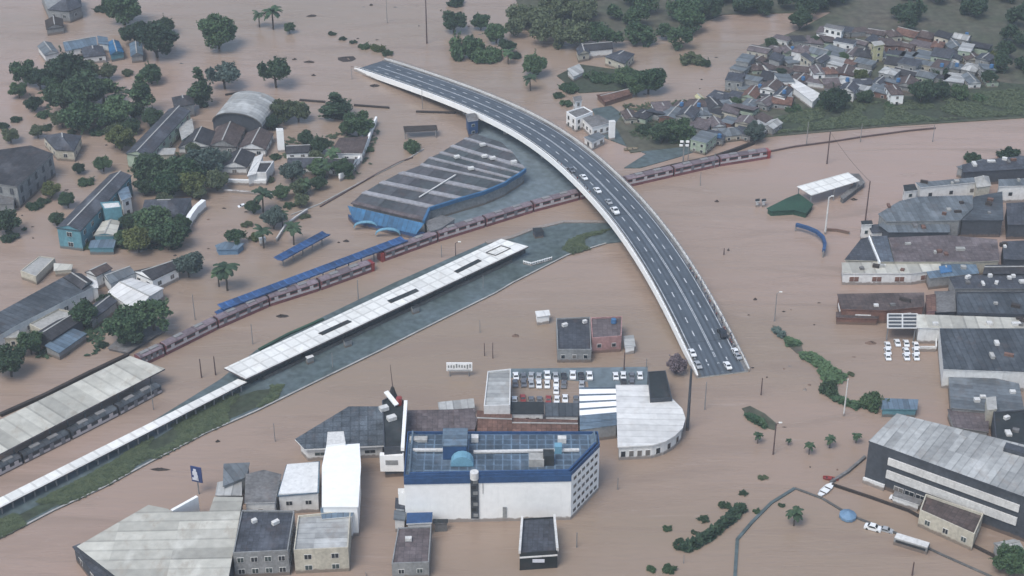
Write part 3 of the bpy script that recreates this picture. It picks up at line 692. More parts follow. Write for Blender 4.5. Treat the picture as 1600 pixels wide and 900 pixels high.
# ================================================================= BUILDINGS, left bank
B('long dark roofed warehouse at the far left edge with a pale pilastered wall',[(-40,262),(-10,236),(48,228),(84,241),(27,293),(-30,284)],9,'wall_grey','tile_dark','flat',name='warehouse',win=(5,1.6,2.6,2,'wall_grey','wall_dark'))
B('low grey flat annex in front of the far left warehouse',[(-20,290),(2,289),(25,294),(22,318),(-20,320)],4,'wall_grey','slab_grey','flat',cat='shed',name='annex')
B('green grey hip roofed house behind the far left warehouse',[(66,212),(128,212),(116,236),(86,234)],5,'wall_cream','tile_slate','hip',cat='house',name='house',win=(5,1.4,1.4,1))
B('black roofed hall beyond the top left houses, partly under trees',[(62,-12),(125,-12),(128,10),(108,18),(74,15)],6,'wall_grey','tile_slate','hip',name='hall',win=(5,1.4,1.4,1))
B('small brown roofed shed below the hall in the top left corner',[(70,32),(98,29),(100,42),(72,46)],3.4,'wall_grey','wood_dark','gable',cat='shed',name='shed')
B('white house with two grey roof slopes, leftmost of the bluish group at upper left',[(58,72),(80,66),(92,82),(70,87)],4,'wall_white','metal_grey','gable',cat='house',name='house')
B('pale blue roofed house in the middle of the bluish group at the upper left',[(98,66),(150,58),(152,70),(102,80)],4,'wall_white','metal_blue','gable',cat='house',name='house',win=(4,1.2,1.2,1))
B('dark brown roofed house in front of the pale blue roof at the upper left',[(126,74),(160,72),(166,86),(130,90)],3.6,'wall_white','tile_slate','hip',cat='house',name='house',win=(4,1.2,1.2,1))
B('bright blue tin roofed house at the upper left',[(168,66),(186,64),(194,82),(172,86)],3.6,'wall_teal','blue_sheet','gable',cat='house',name='house')
B('small grey blue house right of the bright blue tin roof',[(202,68),(222,68),(224,86),(204,88)],3.6,'wall_grey','metal_blue','gable',cat='house',name='house')
B('small teal roofed house left of the bright blue tin roof',[(152,58),(168,58),(170,70),(154,70)],4,'wall_white','metal_blue','shed',cat='house',name='house',rh=.8)
# school with dark roof
B('long narrow dark roofed school wing with pale yellow wall below the tall cypress',[(264,170),(298,173),(232,246),(196,240)],6.5,'wall_green','tile_slate','gable',name='school_wing',win=(6,2,1.6,2),rh=1.8)
B('grey roofed dark end pavilion on top of the narrow school wing, by the tall cypress',[(268,152),(300,148),(304,162),(272,168)],6,'wall_grey','tile_dark','hip',name='pavilion')
B('pale green low annex on the right of the narrow school wing',[(278,196),(300,186),(304,206),(284,220)],4.5,'wall_green','concrete','flat',name='annex',win=(4,1.4,1.4,1))
B('cream low annex at the lower end of the narrow school wing',[(244,232),(275,232),(272,242),(246,243)],4,'wall_cream','concrete','flat',name='annex')
B('dark roofed classroom block with white lower edge between school wing and vaulted hall',[(292,208),(340,206),(330,229),(278,231)],3.4,'wall_white','tile_dark','gable',win=(5,1.6,1.4,1))
B('dark brown roofed classroom block below the vaulted hall',[(338,198),(384,200),(370,230),(326,228)],3.4,'wall_grey','tile_brown','gable',win=(5,1.6,1.4,1))
B('brown roofed classroom block with white eave left of the white tower',[(386,207),(428,208),(415,234),(372,232)],3.4,'wall_white','tile_brown','gable',win=(5,1.6,1.4,1))
B('dark roofed classroom block with wide pale skirt roof left of the zigzag white walls',[(356,240),(400,240),(386,262),(345,262)],3.4,'wall_white','tile_dark','gable',win=(5,1.6,1.4,1))
B('dark small roof framed by white beams below the white tower',[(402,255),(428,254),(416,272),(388,272)],4.5,'wall_white','tile_dark','para',par=.8)
B('white flat roofed link between the classroom blocks, below the white tower',[(398,246),(412,240),(400,272),(386,276)],4.8,'wall_white','concrete_pale','flat')
B('dark brown classroom block with bright white eave right of the white tower',[(448,228),(488,226),(482,238),(446,240)],3.4,'wall_bright','tile_dark','gable',win=(4,1.4,1.4,1))
B('dark brown flat square block with white eave at the right end of the school',[(530,216),(576,214),(566,241),(516,240)],4.2,'wall_bright','tile_brown','flat',win=(4,1.4,1.4,1))
B('dark lower block under the palms at the right end of the school',[(512,246),(560,248),(550,264),(512,264)],3.2,'wall_bright','tile_dark','gable',win=(4,1.4,1.4,1))
B('dark roofed block under the palms between tower and square block',[(452,245),(508,246),(500,262),(448,262)],3.2,'wall_bright','tile_slate','gable',win=(4,1.4,1.4,1))
wallline('jagged white wall of the school seen along the flooded street, right side',[(588,182),(580,200),(573,222),(560,247),(545,262),(530,272)],3.2,.8,'wall_bright')
wallline('long low white wall in the water below the school blocks',[(350,296),(400,300),(440,303)],1.0,.8,'wall_white')
wallline('low white wall right below the dark small roof of the school',[(355,280),(385,281),(416,281)],2.2,1.2,'wall_white')
# white tower
t=B('tall slim white water tower standing in the middle of the school','' or [(431,201),(442,201),(443,205),(432,205)],9.5,'wall_bright','concrete_pale','flat','tower','water_tower',over=.05)
# vaulted hall
def vault(label,A,Bx,back,h,rise,roof,wall,name='vaulted_hall'):
    a,b=P(*A,h),P(*Bx,h); e=P(*back,h)-a; e.z=0; t=thing(name,label,'hall',((a+b)/2+e/2).to_tuple()[:2]+(0,))
    N=14; m=MB(); fr=[]; w_=(b-a)
    for k in range(N+1):
        an=math.pi*k/N; fr.append(a+w_*(.5-.5*math.cos(an))+Vector((0,0,rise*math.sin(an))))
    L=e.length
    for k in range(N): m.face([fr[k],fr[k+1],fr[k+1]+e,fr[k]+e],0,[(0,k*2),(0,k*2+2),(L,k*2+2),(L,k*2)])
    m.build('roof',roof,t,True)
    m=MB(); i=e*.02; m.face([p*1+i for p in fr][::-1]); m.face([p+e-i for p in fr]); m.prism([a+i,b+i,b+e-i,a+e-i],-.8,h,0,0); m.build('wall',wall,t)
    m=MB()
    for k in range(N): m.beam(fr[k],fr[k+1],.5,.4)
    m.build('arch_rim','concrete_dark',t)
vault('pale grey barrel vaulted sports hall roof in the upper left quarter',(332,190),(409,199),(360,155),4.5,5.0,'metal_pale','wall_dark')
# blue school
t=B('long teal walled school building with a slate grey roof, left bank',[(172,272),(206,274),(126,361),(87,356)],8.5,'wall_teal','tile_slate','gable',name='school',rh=1.6,win=(6,1.8,1.6,2,'frame_white','glass'))
B('teal stair block with white flat roof joined to the long teal school',[(157,318),(186,316),(190,325),(163,328)],9,'wall_teal','concrete_pale','para',name='stair_block')
B('pale blue framed end bay of the long teal school below its roof',[(182,298),(200,292),(206,308),(190,314)],7.5,'wall_white','metal_blue','flat',name='end_bay',win=(3,1.2,1.4,2))
B('cream canvas roofed court beside the long teal school',[(160,346),(188,345),(181,368),(146,368)],4.5,'wall_teal','metal_cream','gable',cat='court',name='covered_court',rh=.8)
B('low teal building with white patches below the cream canvas court',[(142,376),(182,374),(178,388),(138,388)],2.8,'wall_teal','metal_blue','flat')
B('wide dark roof behind the big trees with a white curved end, left bank',[(226,312),(300,309),(286,340),(218,342)],5,'wall_grey','tile_slate','hip')
wallline('short thick white curved parapet on the water side of the wide dark roof',[(318,312),(306,322),(297,334),(291,345)],4.0,1.8,'wall_bright')
B('low cream flat roofed house standing in the flood at the left edge',[(32,424),(62,401),(86,404),(56,433)],3.2,'wall_cream','concrete','para',cat='house',name='house',par=.3)
B('small cream shed with brown ledge right of the low cream house',[(84,412),(114,414),(112,422),(84,424)],2.4,'wall_cream','metal_cream','flat',cat='shed',name='shed')
# lower left compound
B('big charcoal roofed hall with white ridge lines at the lower left',[(-40,510),(98,434),(146,449),(30,507),(-10,530)],6,'wall_white','metal_dark','flat',name='hall',win=(7,1.6,1.4,1))
B('small black roofed block on the end of the big charcoal hall',[(98,433),(127,427),(145,440),(128,452)],6.6,'wall_grey','tile_dark','gable',rh=1)
B('white flat link block right of the big charcoal hall',[(128,430),(152,440),(154,450),(140,452)],5.5,'wall_white','concrete_pale','flat')
B('dark red roofed gabled block behind the white link, lower left',[(132,425),(158,414),(176,419),(150,432)],5.5,'wall_white','tile_brown','gable',rh=1.5,win=(4,1.2,1.2,1))
B('grey gabled roof in the middle of the lower left compound',[(160,428),(196,418),(212,426),(172,444)],5,'wall_white','metal_grey','gable',rh=1.5)
B('black roofed gabled block with white side wall at the right end, lower left compound',[(206,424),(262,411),(280,418),(238,438)],5,'wall_bright','tile_dark','gable',rh=1.8,win=(4,1.4,1.4,1))
B('wide white ribbed roof in the middle of the lower left compound',[(168,456),(206,434),(256,450),(212,486)],4.2,'wall_white','metal_white','gable',rh=1.2)
B('cream low building with white beams below the big charcoal hall',[(46,508),(92,484),(120,490),(64,517)],4,'wall_cream','concrete','para')
B('black roofed shed half hidden by trees below the big charcoal hall',[(52,522),(90,500),(132,498),(80,532)],4.5,'wall_dark','tile_dark','gable',rh=1.6,cat='shed',name='shed')
B('slate shed with a pale eave beside the round trees, lower left',[(140,480),(160,464),(184,470),(142,503)],4,'wall_grey','tile_slate','gable',rh=1.2,cat='shed',name='shed')
B('bluish grey low shed with pale edge beneath the dark round bushes, lower left',[(70,543),(112,515),(136,521),(92,552)],3,'wall_grey','metal_blue','shed',rh=.8,cat='shed',name='shed')
B('pale washed out house at the left edge below the big charcoal hall',[(-20,505),(24,505),(34,528),(-20,530)],4,'wall_cream','concrete','flat',cat='house',name='house',win=(4,1.2,1.2,1))
B('flat mauve grey concrete slab roof at water level left of the stopped train',[(168,545),(212,505),(260,515),(200,552)],.8,'slab_grey','slab_grey','flat',cat='slab',name='slab')

# ================================================================= far middle
B('cream walled house with dark roof behind the hedge, upper middle',[(944,88),(970,78),(992,84),(976,100)],4.5,'wall_cream','tile_slate','hip',cat='house',name='house',win=(4,1.2,1.2,1))
B('long low house with dark roof between the two cream houses, upper middle',[(908,70),(955,66),(958,76),(910,80)],4,'wall_white','tile_dark','gable',cat='house',name='house')
B('small cream gabled house at the edge of the wood, upper middle',[(900,76),(918,70),(922,82),(903,86)],4,'wall_cream','tile_slate','gable',cat='house',name='house',win=(3,1,1.2,1))
B('small grey shed on the strip of grass, upper middle',[(886,112),(905,104),(914,112),(896,120)],2.6,'wall_white','metal_pale','shed',cat='shed',name='shed')
B('brown red tiled low roof on the water below the hedge, upper middle',[(932,148),(975,140),(990,146),(945,160)],2.2,'wall_brick','tile_terra','gable',cat='house',name='house')
B('bright white two storey house right of the flyover, upper part',[(885,176),(912,168),(926,176),(900,186)],6,'wall_bright','slab_grey','para',cat='house',name='house',win=(3.2,1.1,1.6,2))
B('bright white row of low houses beside the slim white tower',[(908,184),(935,180),(956,192),(925,200)],5,'wall_bright','slab_grey','flat',cat='house',name='house',win=(3,1.2,1.4,1))
B('slim bright white chapel tower right of the flyover',[(951,189),(960,188),(962,191),(953,192)],8,'wall_bright','concrete_pale','flat',cat='tower',name='tower',over=.05)
B('white gate house with grey roof just below the slim white tower',[(912,215),(935,207),(946,214),(925,224)],3.5,'wall_bright','metal_grey','flat',cat='gatehouse',name='gatehouse',win=(3,1.4,1.8,1))
B('tall grey narrow house behind the white houses right of the flyover',[(895,152),(908,150),(910,158),(898,160)],7,'wall_white','slab_grey','flat',cat='house',name='house',win=(2.5,1,1.4,3))
# bus shelter & submerged strip roofs
B('long dark open shelter on posts in the water left of the flyover',[(630,198),(682,196),(684,204),(632,207)],3.2,'wood_dark','wood_dark','open',cat='shelter',name='shelter')
wallline('first dark strip of a submerged wall right of the vaulted hall',[(468,155),(508,158)],.7,1.0,'wood_dark')
wallline('second dark strip of a submerged wall right of the dark round tree',[(553,163),(608,167)],.7,1.0,'wood_dark')
wallline('third dark strip of a submerged wall beside the far part of the flyover',[(650,173),(712,175)],.7,1.0,'wood_dark')
wallline('short pale broken wall top in the water below the white school wall',[(352,147),(382,142),(412,148)],.7,.8,'wood_dark')
def lump(label,x,y,w_,d_,h,mtl,name='debris',cat='debris',rot=0.,group='floating debris'):
    """broken sheet roof / wreckage barely above water"""
    p=P(x,y,0); s=S(y); a=w_/s; b=d_/s/.5; r=random.Random(int(x*7+y)); m=MB(); N=7
    top=[]; 
    for k in range(N):
        an=2*math.pi*k/N; rr=r.uniform(.7,1.05); top.append(p+Vector((math.cos(an)*a/2*rr,math.sin(an)*b/2*rr,0)))
    ca=Vector((0,0,h))
    for k in range(N):
        m.face([top[k],top[(k+1)%N],p+ca+Vector((r.uniform(-.1,.1)*a,0,0))])
        m.face([top[k]-Vector((0,0,.6)),top[(k+1)%N]-Vector((0,0,.6)),top[(k+1)%N],top[k]])
    return tag(m.build(name,mtl),label,cat,group)
for x,y,w_,d_,mm,l in [(541,92,32,14,'wood_dark','dark sunken roof with a broken edge left of the far end of the flyover'),(586,134,18,6,'wood_dark','small dark wreck just below the far end of the flyover'),
    (487,25,20,6,'wood_dark','small dark debris at the top edge, right of the palm group'),(484,97,22,5,'wood_dark','thin dark floating piece left of the sunken roof'),(541,377,12,4,'wood_dark','small brown floating piece in front of the blue depot front'),
    (440,494,24,5,'wood_dark','dark floating branch between the stopped train and the bus station'),(252,734,40,4,'wood_dark','long dark log near the grass strip at the lower left'),(805,525,16,5,'wall_brick','brown floating piece below the white kiosk'),
    (1334,312,14,4,'wood_dark','dark floating plank left of the right bank warehouses'),(1360,536,20,6,'wall_brick','brown floating board beside the white cars at the right bank'),(1317,480,8,4,'wood_dark','small dark piece in front of the brown roofed warehouse'),
    (1180,468,8,4,'wood_dark','small dark clump right of the flyover, near its lower third'),(1120,315,8,3,'wood_dark','tiny dark piece right of the flyover crossing'),(580,8,8,4,'wood_dark','tiny dark piece at the top edge near the thin pole'),
    (1138,391,5,3,'wood_dark','pair member left of two small posts in open water right of the flyover'),(460,93,10,3,'wood_dark','tiny floating plank right of the spreading tree'),(490,118,9,3,'wood_dark','pale brown floating plank above the dark round tree'),
    (340,690,10,3,'wood_dark','tiny dark piece above the blue sign'),(956,612,6,3,'wood_dark','small brown piece behind the striped roof'),(1258,610,8,3,'wall_white','small white floating crate left of the green islets')]:
    lump(l,x,y,w_,d_,.8,mm)

# ================================================================= centre bottom
t=B('large white block with blue edged roof and two rows of blue panels, bottom centre',[(637,678),(934,678),(937,697),(893,742),(631,747)],15.5,'wall_bright','roof_grid_blue','para',name='office_block',par=.9,parm='wall_navy')
W=px([(637,678),(934,678),(937,697),(893,742),(631,747)],15.5)
a,b=W[3],W[2]; cen=sum(W,Vector())/5
ob=t
for r_ in range(5): putwin(ob,a,b,6,1,1.25,.8,2.4+r_*2.75,1,cen,'wall_grey','glass',inset=.8)
for i,j,mm in((4,3,'wall_navy'),(3,2,'wall_navy'),(0,4,'metal_blue'),(2,1,'metal_blue')):   # inner blue gutter slopes along the edges
    m=MB(); p0,p1=W[i],W[j]; i0=p0.lerp(cen,.05); i1=p1.lerp(cen,.05); k0=p0.lerp(cen,.10); k1=p1.lerp(cen,.10)
    m.face([(i0.x,i0.y,15.5+.95),(i1.x,i1.y,15.5+.95),(k1.x,k1.y,15.56),(k0.x,k0.y,15.56)][::-1]); m.build('gutter_slope',mm,ob)
    m=MB(); m.beam(Vector((i0.x,i0.y,16.2)),Vector((i1.x,i1.y,16.2)),.5,1.5); m.build('roof_edge',mm,ob)
m=MB(); m.beam(W[4]+Vector((0,-.16,-1.0)),W[3]+Vector((0,-.16,-1.0)),.25,2.0); m.build('blue_fascia','wall_navy',ob)
m=MB(); m.beam(P(740,706,16.1),P(905,703,16.1),1.0,.5); m.build('roof_ridge','concrete_pale',ob)
m=MB(); m.beam(P(645,703,16.1),P(693,703,16.1),1.0,.5); m.build('roof_ridge','concrete_pale',ob)
m=MB(); c=P(711,712,15.6); m.box((c.x,c.y+2,18),6.5,8,4.6); m.build('roof_house','wall_navy',ob)
m=MB(); m.box((c.x,c.y+2,20.45),6.9,8.4,.3); m.build('roof_house_top','metal_blue',ob)
m=MB(); c=P(722,728,16)   # cyan arched panel
for k in range(8):
    a1=math.pi*k/8; a2=math.pi*(k+1)/8
    p1=Vector((c.x-3.2*math.cos(a1),c.y,15.8+3.2*math.sin(a1))); p2=Vector((c.x-3.2*math.cos(a2),c.y,15.8+3.2*math.sin(a2)))
    m.face([p1,p2,p2+Vector((0,3,0)),p1+Vector((0,3,0))]); m.face([p1,p2,Vector((c.x,c.y,15.8))])
m.build('arched_skylight','cyan_paint',ob)
for (x,y,w_,d_,hh_,mm) in[(838,724,4.2,3.4,2.4,'concrete'),(857,722,3.0,3.4,3.2,'slab_black'),(872,706,2,2,2.5,'cyan_paint'),(878,690,2.4,1.6,1.6,'concrete_pale'),(742,688,2,2,1.5,'concrete_pale'),(654,688,5,2,.8,'concrete')]:
    c=P(x,y,15.6); m=MB(); m.box((c.x,c.y,15.56+hh_/2),w_,d_,hh_); m.build('roof_unit',mm,ob)
# dark glazed stair strip on facade
f0,f1=W[4],W[3]; d=(f1-f0).normalized(); u=(741-631)/(893-631); p=f0.lerp(f1,u)+Vector((0,-.12,0))
m=MB(); m.box((p.x,p.y,8.2),2.2,.5,13.6); strip_o=m.build('stair_glazing','wall_dark',ob)
for k in range(7):
    m=MB(); m.box((p.x+.25*(-1)**k,p.y-.2,2.6+k*1.9),1.3,.3,1.1); subpart(m,'pane','glass' if k%2 else 'wall_grey',strip_o,ob)
m=MB(); m.tube((p.x,p.y-.2,15.2),(p.x,p.y-.2,17.4),1.2,1.2,14); m.build('stair_cap','concrete_pale',ob)
p=f0.lerp(f1,.6)+Vector((0,-.1,0)); m=MB(); m.box((p.x,p.y,3.2),1.1,.3,3.6); m.build('vent_panel','wall_grey',ob)
p=f0.lerp(f1,.47)+Vector((0,-.1,0)); m=MB(); m.box((p.x,p.y,11.6),.15,.2,3.6); m.build('drain_pipe','wall_grey',ob)
B('white lower side block stepping out left of the large white block',[(622,764),(634,764),(634,772),(622,772)],9,'wall_bright','concrete_pale','flat',name='side_block',over=.05)
t=B('black canopied entrance block standing in front of the large white block',[(816,812),(866,809),(871,862),(812,866)],5.5,'slab_black','tile_slate','para',name='entrance_block',par=.4)
W=px([(816,812),(866,809),(871,862),(812,866)],5.5); m=MB(); a,b=W[3],W[2]
m.beam(a+Vector((0,-.2,-1.0)),b+Vector((0,-.2,-1.0)),.5,.25); m.build('white_band','concrete_pale',t)
p=(a+b)/2; m=MB(); m.box((p.x,p.y-.35,3.1),3.2,.2,1.0); m.build('sign_panel','sign_white',t)
for sx,(u_,v_) in enumerate(((0,3),(1,2))):
    m=MB(); m.beam(W[u_]+Vector((0,0,.7)),W[v_]+Vector((0,0,.7)),.6,1.2); m.build('side_wall','concrete_pale',t)
# houses in front left of white block
B('dark brown flat roofed house at the bottom edge left of the white block',[(622,826),(674,824),(670,880),(612,882)],5,'wall_grey','tile_mauve','para',cat='house',name='house',win=(3.4,1.4,1.2,1),par=.4,ac=1)
B('small navy roofed block between the brown roof and the white block',[(636,803),(676,802),(675,818),(635,820)],4.5,'wall_white','wall_navy','flat',cat='house',name='house',roofthick=.4)
B('tiny dark windowed house at the left corner of the white block',[(618,781),(634,780),(633,795),(617,797)],5,'wall_white','tile_slate','shed',cat='house',name='house',rh=.8,win=(2,1,1.2,1))
B('small white and grey striped roof house above the brown flat roof',[(616,800),(634,799),(633,813),(615,815)],4,'wall_white','metal_grey','shed',cat='house',name='house',rh=.8)
B('thin dark ledge roof touching the foot of the white block',[(677,812),(700,812),(700,818),(677,819)],3,'slab_grey','slab_black','flat',cat='shed',name='shed')
# bottom-left cluster
B('dark slate roofed apartment house with bluish windows at the bottom edge',[(378,799),(460,800),(450,862),(364,866)],8,'wall_grey','tile_slate','para',cat='house',name='apartment_house',win=(3,1.6,1.4,2),par=.5,ac=2)
B('cream fronted house with pale sheet roof at the bottom edge',[(466,808),(548,800),(544,858),(459,862)],7.5,'wall_cream','metal_pale','para',cat='house',name='house',win=(5,1.8,1.4,2),par=.6)
B('pale grey back wing joining the cream fronted house and the tall white roof',[(500,794),(557,793),(550,808),(503,812)],7.8,'wall_white','metal_blue','flat',cat='house',name='house')
B('tall white house with a plain bright roof left of the flooded side street',[(510,697),(562,694),(564,730),(560,793),(503,793),(503,730)],10,'wall_bright','wall_bright','flat',cat='house',name='house')
B('small white chimney block at the top end of the tall white roof',[(512,676),(537,675),(540,693),(510,697)],11,'wall_bright','concrete_pale','flat',cat='block',name='roof_block',over=.05)
B('blue grey metal roofed house with white windowed front above the cream fronted house',[(447,724),(500,720),(498,770),(433,773)],7,'wall_white','metal_blue','shed',cat='house',name='house',rh=-.5,win=(4,1.6,1.2,1))
B('brown curved roofed house left of the blue grey metal roof',[(384,742),(412,735),(440,742),(430,786),(382,787)],6,'wall_white','slab_grey','flat',cat='house',name='house',win=(4,1.2,1.2,1))
B('slate arched shed in front of the blue street sign',[(350,731),(391,729),(385,745),(348,760)],5.5,'wall_grey','metal_grey','shed',cat='shed',name='shed',rh=1.5)
B('low grey lean-to below the slate arched shed',[(340,756),(378,748),(378,774),(336,774)],4,'wall_grey','metal_pale','shed',cat='shed',name='shed',rh=.6)
B('huge cream ribbed warehouse roof in the bottom left corner',[(232,790),(262,796),(270,801),(327,800),(335,777),(380,778),(357,905),(300,925),(185,905),(120,855)],7,'wall_dark','metal_cream','flat',name='warehouse')
wallline('short white broken wall at the notch of the huge cream warehouse roof',[(268,797),(290,785),(308,775)],7.4,.9,'wall_bright')
B('navy glazed annex along the left edge of the huge cream warehouse',[(113,855),(125,850),(186,890),(180,902),(150,902)],5,'wall_dark','tile_slate','flat',name='annex',win=(5,2,1.4,1))
# station like building
t=B('slate roofed hall with chamfered left end beside the white framed tower',[(461,688),(545,637),(597,637),(604,698),(476,704)],4.6,'wall_white','roof_station','flat',name='hall',win=(6,3,1.0,1,'frame_white','glass'),roofthick=.5,over=1.2)
t=B('black tower block with a white frame and billboard at its foot',[(597,628),(616,618),(633,630),(628,700),(600,702)],10,'wall_dark','slab_black','para',cat='tower',name='tower_block',par=.6)
m=MB(); a=P(634,628,11); b=P(629,702,11); m.beam(a,b,1.0,1.2); m.build('white_frame','wall_bright',t)
m=MB(); c=P(612,703,9); m.box((c.x,c.y-.6,5.2),6.8,1.6,5.6); m.build('billboard','wall_bright',t)
m=MB(); m.box((c.x,c.y-1.45,5.6),3.6,.15,1.6); m.build('billboard_print','wall_grey',t)
m=MB(); m.beam(P(603,612,13),P(620,633,11),1.4,.5); m.build('white_brace','wall_bright',t)
for (x,y) in((600,640),(612,655)):
    m=MB(); c=P(x,y,10.5); m.box((c.x,c.y,11),2.6,1.8,1.2,.5); m.build('roof_unit','concrete_pale',t)
m=MB(); c=P(614,622,10); m.tube((c.x,c.y,10),(c.x,c.y,14),1.6,.4,8); m.build('roof_tank','slab_black',t)
m=MB(); m.tube((c.x+.1,c.y,13.5),(c.x-.4,c.y,22),.16,.07,6); m.build('antenna','rust_post',t)
m=MB(); c=P(624,632,10); m.tube((c.x,c.y,10),(c.x,c.y,12.5),.9,.9,10); m.build('red_drum','car_red',t)
B('flat mauve brown roof right of the white framed tower',[(636,642),(743,640),(742,674),(636,676)],4.5,'wall_brick','tile_mauve','flat')
B('dark gabled roof with a white ridge right of the mauve brown roof',[(708,641),(738,639),(746,656),(742,672),(710,674)],4.9,'wall_brick','tile_mauve','flat')
B('brown red roof between the white block and the car park shed',[(745,641),(800,645),(800,674),(745,674)],4,'wall_brick','tile_terra','gable',rh=1)
B('reddish brown roof patchwork directly behind the blue roof of the white block',[(798,653),(903,656),(903,676),(798,676)],3.6,'wall_brick','tile_terra','gable',rh=.9)
B('thin pale grey lean-to strip above the mauve brown roof',[(684,630),(740,624),(742,637),(686,641)],3.2,'wall_white','metal_pale','shed',cat='shed',name='shed',rh=.4)
B('pale box shaped hall with white left and top edges left of the car park',[(762,582),(798,578),(797,635),(756,636)],7,'wall_white','metal_pale','para',name='hall',par=.5)
B('long black roofed shed along the front side of the car park',[(798,631),(850,631),(850,646),(798,646)],4.6,'wall_white','slab_black','shed',cat='shed',name='shed',rh=.8,win=(3,1,1,1))
B('dark green roofed shed continuing the long black shed to the right',[(850,632),(905,633),(905,650),(852,650)],4.4,'wall_white','metal_dark','shed',cat='shed',name='shed',rh=.8,win=(3,1,1,1))
# striped roof: sawtooth
q=px([(905,605),(962,605),(964,664),(906,672)],5); c=sum(q,Vector())/4
t=thing('sawtooth_hall','blue grey hall with white sawtooth roof stripes beside the large white round ended hall','hall',(c.x,c.y,0))
m=MB(); m.prism(offs(q,-.2),-1,5,0,0); m.build('wall','wall_grey',t)
for k in range(6):
    f0_,f1_=k/6,(k+1)/6; a=q[0].lerp(q[3],f0_); b=q[1].lerp(q[2],f0_); c2=q[1].lerp(q[2],f1_); d2=q[0].lerp(q[3],f1_); r_=Vector((0,0,.55))
    m=MB(); g=.5; am=a.lerp(d2,g)+r_; bm_=b.lerp(c2,g)+r_
    m.face([a,am,bm_,b],1); m.face([am,d2,c2,bm_],0); m.face([a,d2,am]); m.face([b,bm_,c2]); m.build('roof_tooth',['wall_bright' if k<4 else 'metal_blue','metal_blue'],t)
# white round-ended hall
WR=[(962,603),(1014,603),(1016,625),(1050,624),(1066,640),(1071,655),(1067,670),(1055,682),(1040,691),(1020,697),(965,700)]
t=B('large bright white hall with a rounded right end and windows along its curved front',WR,4.8,'wall_white','metal_white','flat',name='hall',over=.5,roofthick=.4)
W=offs(px(WR,4.8),-.5); cen=sum(W,Vector())/len(W)
for i in range(len(W)):
    a,b=W[i],W[(i+1)%len(W)]; nn=Vector(((b-a).y,-(b-a).x,0)).normalized()
    if nn.y<-.2: putwin(t,a,b,max(1,int((b-a).length/2.3)),1,1.3,1.9,2.2,1,cen,'wall_white','glass',name='window')
B('charcoal roof block set into the back corner of the large white hall',[(1012,582),(1040,580),(1050,623),(1016,625)],6.2,'wall_dark','slab_black','para',par=.35)
# car park
cp=sheet('car_park',[(798,592),(798,575),(1012,573),(1012,603),(905,606),(905,612),(960,604),(900,609),(900,604)],.12,'pavement') if False else sheet('car_park',[(798,590),(798,576),(1012,573),(1012,604),(920,606),(918,596),(850,592)],.06,'yard_grey',depth=.5)
# ruin building
B('grey slab roofed part ruined building standing alone in the flood, left half',[(869,499),(922,497),(924,548),(871,548)],4.5,'wall_grey','tile_slate','para',cat='house',name='house',par=.5,win=(3.5,1.2,1.2,1),ac=2)
B('mauve flat roof with a pink front wall, right half of the lone flooded building',[(923,498),(972,496),(971,527),(925,530)],5.5,'wall_pink','tile_mauve','para',cat='house',name='house',par=.5,win=(3.5,1.2,1.2,1),tank=1)
B('small white shed attached to the right of the lone flooded building',[(974,526),(990,524),(993,541),(976,543)],3,'wall_bright','metal_pale','flat',cat='shed',name='shed')
B('low cream ledge roof in front of the grey half of the lone flooded building',[(888,546),(925,542),(925,550),(888,553)],2.2,'wall_cream','concrete','flat',cat='shed',name='shed')
B('tiny white kiosk alone in the water above the lone flooded building',[(836,487),(858,485),(860,493),(838,496)],3.4,'wall_bright','metal_white','flat',cat='kiosk',name='kiosk')

# ================================================================= right bank
B('white roofed petrol station canopy alone in the water at the right',[(1245,292),(1325,270),(1343,283),(1268,306)],5,'concrete_pale','platform_white','open',cat='canopy',name='canopy')
t=B('grey ramp roof at the right end of the white petrol station canopy',[(1328,272),(1342,272),(1352,286),(1318,312),(1312,308),(1336,288)],2,'slab_grey','slab_grey','flat',cat='ramp',name='ramp')
B('dark green flat roof left of the white petrol station canopy',[(1198,326),(1230,310),(1248,303),(1271,320),(1260,334),(1240,329),(1205,331)],2,'stage_green','stage_green','flat',cat='roof',name='flat_roof')
for k,x in enumerate((1184,1194)):
    B('small white and black box in the water, %s of two beside the dark green roof'%('left' if k==0 else 'right'),[(x-4,312),(x+3,311),(x+3,315),(x-4,316)],2.4,'wall_white','slab_black','flat',cat='box',name='pump_box')
# blue arch sign
def arch(label,pts,h,w_,mtl,name,cat,leg=None):
    q=[P(x,y,h) for x,y in pts]; c=q[len(q)//2]; t=thing(name,label,cat,(c.x,c.y,0)); m=MB()
    for a,b in zip(q,q[1:]): m.beam(a,b,w_,1.2)
    m.build('beam',mtl,t)
    for p in(q[0],q[-1]): m=MB(); m.tube((p.x,p.y,-1),(p.x,p.y,h),.3); m.build('leg','metal_post',t)
    return t
arch('curved blue beam of a sunken gantry in the water right of the flyover',[(1244,351),(1262,356),(1276,362),(1286,371),(1289,382),(1287,392)],2.6,1.1,'wall_navy','gantry','gantry')
arch('rusty brown beam floating just right of the curved blue gantry',[(1292,359),(1308,360),(1327,364)],.5,.5,'wall_brick','beam','beam')
